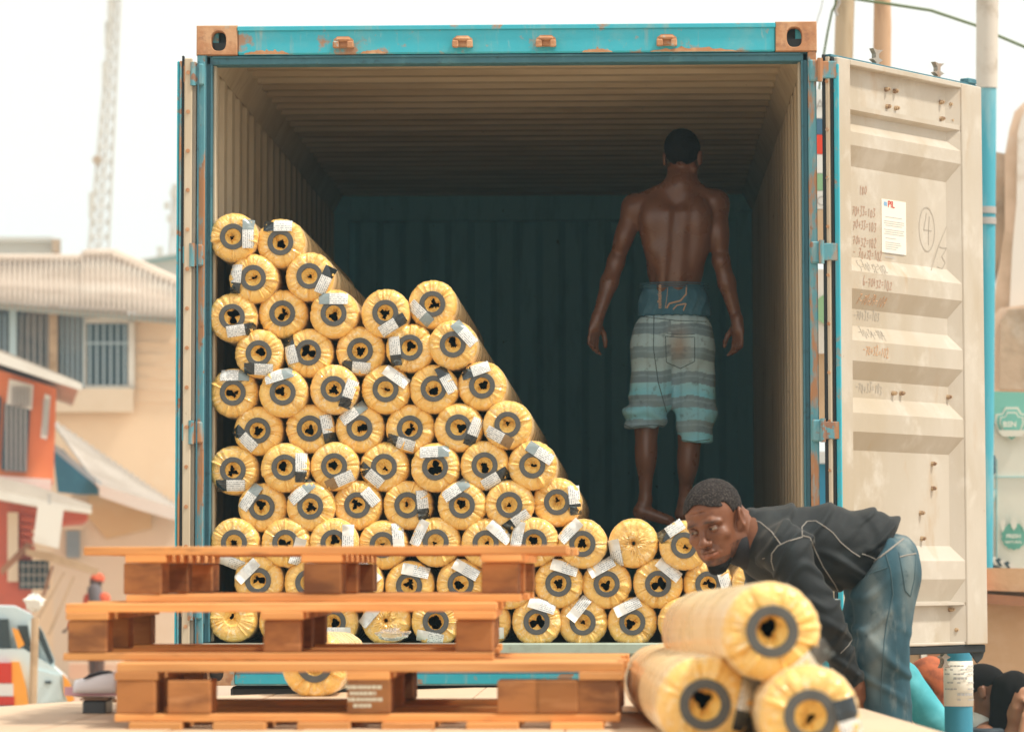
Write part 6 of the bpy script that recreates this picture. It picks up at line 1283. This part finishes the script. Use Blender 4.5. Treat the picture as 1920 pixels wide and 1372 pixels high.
seam(bv, [qm(668, 250), qm(684, 300), qm(684, 400), qm(672, 440), qm(645, 470), qm(618, 472), qm(596, 450), qm(586, 425)], .0022, 'collar_seam', 'piping_grey', shirt, 6); seam(bv, [qm(1160, 960), qm(1200, 920), qm(1232, 870)], .0012, 'sleeve_crease', 'piping_grey', shirt)
b = MB(); o_ = cast(bv, *qm(765, 466))[0]
if o_ is not None:
    for a, c in (((-.008, 0), (0, .003)), ((0, .003), (.010, .001)), ((.010, .001), (.014, .006))): b.tube([o_ - FW * .001 + RT * a[0] + UP * a[1], o_ - FW * .001 + RT * c[0] + UP * c[1]], .0012, 4)
    b.build('chest_logo', 'piping_grey', shirt)
# jeans
F = Field(np.array([A(1560, 1000)[0] - .02, cy_ - .55, gz + .02]), np.array([A(1740, 1000)[0], A(1650, 1000)[1] + .50, A(1650, 985)[2]]), .0046)
F.ell(A(1658, 1075, .12), (.106, .160, .112), basis((0, 1, 0), (.25, 0, 1)), .04); F.ell(A(1664, 1078, .02), (.086, .10, .105), None, .04)
F.ell(A(1671, 1040, .12), (.080, .145, .068), None, .04)
for i, (h_, kn, ank) in enumerate(feet):
    F.cap(h_ + UP * .01, kn, .105 if i == 0 else .095, .080, .04); F.cap(kn, ank, .082, .066, .03); F.ell(kn + RT * -.01, (.075, .08, .10), None, .03)
    F.cap(ank - Z * .05, ank + Z * .02, .055, .05, .005, 'sub')
F.plane(hipline_p - np.array(hipline_n) * .012, -np.array(hipline_n))
def jfold(P):
    rel = P - A(1650, 1150, 0); u = rel @ RT / s1; v = -(rel @ UP) / s1
    rid = lambda t, sh=2.0: np.maximum(0, np.cos(t)) ** sh
    r_ = .0035 * snoise(P * np.array([1, 1, .6]), 4.5, 41, 3); r_ += -.0095 * rid((v + u * .55 + 8 * np.sin(u / 16)) / 9.5) * np.clip((40 - u) / 60, 0, 1) * np.exp(-((v + 10) / 80) ** 2)
    r_ += -.0090 * rid((v * .8 - u * .6 + 6 * np.sin(v / 20)) / 8.5) * np.exp(-((v - 95) / 60) ** 2); r_ += -.003 * rid((u + .1 * v) / 7.0) * np.clip((-v - 20) / 60, 0, 1); return r_
F.warp(jfold, .03)
def jcol(P):
    rel = P - A(1650, 1150, 0); u = rel @ RT / s1; v = -(rel @ UP) / s1; base_ = np.array([.028, .078, .105]); fade = np.exp(-((u + 18) / 18) ** 2) * np.clip(.8 + .3 * snoise(P, 7, 51, 3), 0, 1) * np.exp(-((v - 20) / 120) ** 2)
    fade = np.maximum(fade, .55 * np.exp(-((u - 50) / 16) ** 2) * np.clip((30 - v) / 70, 0, 1)); dirt = np.clip(fade * .9, 0, 1)[:, None]; c = base_ * (1 - dirt) + np.array([.24, .28, .27]) * dirt; c *= (1 + .25 * snoise(P, 10, 52, 3))[:, None]; return np.clip(c, .01, 1)
jn = F.build('jeans', 'jeans', man2, jcol, smooth_it=1); bv = bvh_of(jn); qj = lambda X_, Y_: (1500 + X_ / 2.679, 860 + Y_ / 2.679)
seam(bv, [qj(430, 475), qj(455, 560), qj(468, 680), qj(440, 800), qj(425, 900), qj(412, 1080), qj(405, 1240)], .0020, 'side_seam', 'stitch', jn, 8); seam(bv, [qj(300, 600), qj(350, 575), qj(440, 545)], .0022, 'front_pocket', 'stitch', jn, 8); seam(bv, [qj(497, 470), qj(520, 600), qj(528, 660), qj(555, 690), qj(575, 600), qj(582, 478)], .0020, 'back_pocket', 'stitch', jn, 8); seam(bv, [qj(500, 492), qj(540, 482), qj(582, 474)], .0024, 'back_pocket', 'piping_grey', jn, 6); seam(bv, [qj(300, 590), qj(380, 510), qj(470, 440), qj(520, 400)], .003, 'waistband', 'piping_grey', jn, 8)
b = MB(); 
for h_, kn, ank in feet: b.box((ank[0] - .20, ank[1] - .045, gz + .000), (ank[0] + .06, ank[1] + .045, gz + .028), ch=.01)
# ------------------------------------------------------------------ people further back
pm('cloth_cyan', (.06, .38, .44), .8, ((.12, .50, .56), 6, .45, .7)); pm('scarf_orange', (.42, .10, .03), .8, ((.20, .05, .02), 12, .5, .7)); pm('cloth_pale', (.62, .55, .45), .8); pm('cloth_navy', (.02, .035, .05), .7, ((.05, .07, .08), 9, .5, .7)); pm('cloth_white', (.62, .62, .58), .8); pm('cloth_red', (.65, .10, .03), .8); pm('cloth_grey', (.14, .12, .13), .8); pm('skin_far', (.20, .085, .042), .5); pm('skin_far_light', (.40, .19, .10), .5, ((.34, .15, .08), 9, .5, .7)); pm('skin_far_dark', (.10, .045, .028), .5)
def bg_person(px, top, d, label, face, parts_, skin='skin_far', up=(0, 0, 1), extra=None, hk=1.0, tilt=0, hair_r=None, stand=False):
    o = at(px, top, d) - Z * .125 * hk; s_ = d / 6596; M_ = basis(face, up)
    e_ = empty('person', (o[0], o[1], 0 if stand else .0), label, 'person'); Fd = Field(o - np.array([.5, .45, 1.3 if not stand else 1.65]), o + np.array([.5, .45, .2]), .010)
    head_prims(Fd, o, M_, hk); Fd.cap(o - Z * .06, o - Z * .17, .055, .06, .02); Fd.cap(o - Z * .20 - M_[:, 0] * .16, o - Z * .20 + M_[:, 0] * .16, .055, .055, .05); Fd.ell(o - Z * .38, (.15, .11, .22), np.stack([M_[:, 0], np.cross(Z, M_[:, 0]), Z], 1), .05)
    Fd.ell(o - Z * .62, (.16, .13, .14), None, .05)
    for s in (-1, 1):
        sh_ = o - Z * .22 + M_[:, 0] * s * .18; el_ = sh_ - Z * .27 + M_[:, 1] * .06; 
        if extra and s in extra: el_, wr_ = o + M_ @ np.array(extra[s][0]), o + M_ @ np.array(extra[s][1])
        else: wr_ = el_ + M_[:, 1] * .22 - Z * .02
        Fd.cap(sh_, el_, .045, .036, .03); Fd.cap(el_, wr_, .036, .025, .02); zz = (wr_ - el_) / np.linalg.norm(wr_ - el_); xx = np.cross(zz, M_[:, 1]); xx /= np.linalg.norm(xx) + 1e-9; hand_prims(Fd, wr_, np.stack([xx, np.cross(zz, xx), zz], 1), 1.0, .6)
        hp = o - Z * .70 + M_[:, 0] * s * .09; kn_ = hp + M_[:, 1] * .38 if not stand else hp - Z * .42; Fd.cap(hp, kn_, .08, .055, .03); Fd.cap(kn_, kn_ - Z * .4 if stand else kn_ - Z * .46, .05, .035, .02)
    Fd.build('body', skin, e_)
    for nm, mt, fn in parts_:
        Fp = Field(o - np.array([.5, .45, 1.3]), o + np.array([.5, .45, .25]), .009); fn(Fp, o, M_); Fp.build(nm, mt, e_, smooth_it=1)
    return e_
def hair_cap(F_, o, M_): T_ = lambda x, y, z: o + M_ @ np.array([x, y, z]); F_.ell(T_(0, -.018, .042), (.077, .100, .083), M_, .01); F_.ell(T_(0, .026, .045), (.066, .060, .060), M_, .02); F_.plane(T_(0, -.02, .004), M_ @ np.array([0, .45, -.89])); F_.plane(T_(0, .07, .06), M_ @ np.array([0, .8, -.6]))
def long_hair(F_, o, M_):
    T_ = lambda x, y, z: o + M_ @ np.array([x, y, z]); F_.ell(T_(0, -.025, .045), (.090, .105, .090), M_, .01); F_.cap(T_(0, -.07, 0), T_(0, -.09, -.26), .085, .07, .04); F_.cap(T_(.06, -.03, .0), T_(.075, -.04, -.2), .045, .04, .03); F_.cap(T_(-.06, -.03, .0), T_(-.075, -.04, -.2), .045, .04, .03)
    F_.warp(lambda P: .006 * snoise(P * np.array([1, 1, .3]), 14, 9, 3))
def torso(F_, o, M_, r=.0, low=.66): N_ = np.stack([M_[:, 0], np.cross(Z, M_[:, 0]), Z], 1); F_.cap(o - Z * .21 - M_[:, 0] * .16, o - Z * .21 + M_[:, 0] * .16, .066 + r, .066 + r, .05); F_.ell(o - Z * .38, (.175 + r, .135 + r, .25), N_, .05); F_.ell(o - Z * .60, (.175 + r, .14 + r, .15), N_, .05); F_.warp(lambda P: .006 * snoise(P, 5, 12, 3))
def sleeves(F_, o, M_, extra=None, r=.058, short=False):
    for s in (-1, 1):
        sh_ = o - Z * .22 + M_[:, 0] * s * .18; el_ = sh_ - Z * .27 + M_[:, 1] * .06; wr_ = el_ + M_[:, 1] * .22
        if extra and s in extra: el_, wr_ = o + M_ @ np.array(extra[s][0]), o + M_ @ np.array(extra[s][1])
        F_.cap(sh_, el_ if not short else sh_ * .35 + el_ * .65, r + .008, r, .03)
        if not short: F_.cap(el_, wr_, r, r * .75, .02)
# bench they sit on
bn = thing_at('bench', 1800, 16.6, 'plain timber bench under the people seated behind the door', 'bench'); c = at(1800, 1300, 16.6)
b = MB(); b.box((c[0] - .75, c[1] - .12, .44), (c[0] + .75, c[1] + .28, .48), ch=.004); b.build('seat', 'brown_wood', bn)
for sx in (-.7, .62): b = MB(); b.box((c[0] + sx, c[1] - .05, 0), (c[0] + sx + .08, c[1] + .2, .439)); b.build('leg', 'brown_wood', bn)
ex = {1: ((.30, .12, -.40), (.36, .30, -.50))}
bg_person(1624, 1128, 15.6, 'person in a turquoise short sleeved shirt seen past the bending man', (-.4, -.9, 0), [('shirt', 'cloth_cyan', lambda F_, o, M_: (torso(F_, o, M_, .012), F_.cap(o - Z * .22 + X * .16 - Y * .06, o - Z * .40 + X * .29 - Y * .13, .076, .074, .02), F_.warp(lambda P: .004 * snoise(P, 6, 77, 2)))), ('hair', 'hair_dark', hair_cap)], 'skin_far', extra={1: ((.30, .12, -.40), (.36, .30, -.50)), -1: ((-.36, -.04, -.46), (-.38, .05, -.66))})
def scarf(F_, o, M_): T_ = lambda x, y, z: o + M_ @ np.array([x, y, z]); F_.ell(T_(0, -.02, .02), (.105, .115, .125), M_, .01); F_.ell(T_(0, .105, -.015), (.066, .075, .085), M_, .012, 'sub'); F_.cap(T_(0, .0, -.10), T_(0, -.02, -.24), .10, .13, .05); F_.warp(lambda P: .007 * snoise(P, 8, 15, 3))
bg_person(1739, 1238, 16.2, 'person in an orange headscarf and pale top left of the notice post', (-.35, -.8, -.25), [('headscarf', 'scarf_orange', scarf), ('top', 'cloth_pale', lambda F_, o, M_: (torso(F_, o, M_, .01), sleeves(F_, o, M_, None, .062)))], 'skin_far_dark', hk=1.02)
bg_person(1848, 1243, 16.0, 'man with short dark hair and navy jacket facing right beside the post', (.95, -.15, -.02), [('hair', 'hair_dark', hair_cap), ('jacket', 'cloth_navy', lambda F_, o, M_: (torso(F_, o, M_, .03), sleeves(F_, o, M_, None, .075), F_.plane(o - Z * .16, Z))), ('collar', 'cloth_white', lambda F_, o, M_: (F_.cap(o - Z * .17 - M_[:, 1] * .02, o - Z * .21, .085, .11, .03)))], 'skin_far', hk=1.0)
ex2 = {1: ((.16, .20, -.30), (.05, .14, -.10)), -1: ((-.20, .14, -.36), (-.08, .2, -.2))}
bg_person(1905, 1264, 15.9, 'woman with long black hair resting her face on her hand at right edge', (.50, -.86, -.05), [('hair', 'hair_dark', long_hair), ('top', 'cloth_grey', lambda F_, o, M_: (torso(F_, o, M_, .004), F_.plane(o - Z * .30, Z)))], 'skin_far_light', extra=ex2, hk=.96)
bg_person(182, 1074, 46, 'distant person in an orange cap and red top walking beyond the taxi', (-.6, -.5, -.2), [('cap', 'cloth_red', hair_cap), ('top', 'cloth_red', lambda F_, o, M_: (torso(F_, o, M_, .02), sleeves(F_, o, M_, None, .07))), ('bag', 'cloth_grey', lambda F_, o, M_: F_.cap(o + np.array([-.02, -.10, -.10]), o + np.array([.06, -.14, -.36]), .09, .12, .03))], 'skin_far_dark', stand=True)
# ------------------------------------------------------------------ thin haze, its blue tint added to lift the shadows towards teal
hz = bpy.data.materials.new('air'); hz.use_nodes = True; t = hz.node_tree; t.nodes.clear()
o = t.nodes.new('ShaderNodeOutputMaterial'); v = t.nodes.new('ShaderNodeVolumePrincipled'); v.inputs['Color'].default_value = (.50, .82, 1.0, 1); v.inputs['Density'].default_value = .0012; v.inputs['Anisotropy'].default_value = .2
t.links.new(v.outputs[0], o.inputs['Volume'])
b = MB(); b.box((-155, -30, -1), (155, 305, 34)); h_ = b.build('haze', hz, smooth=False); tag(h_, kind='stuff')
scene.cycles.volume_bounces = 1
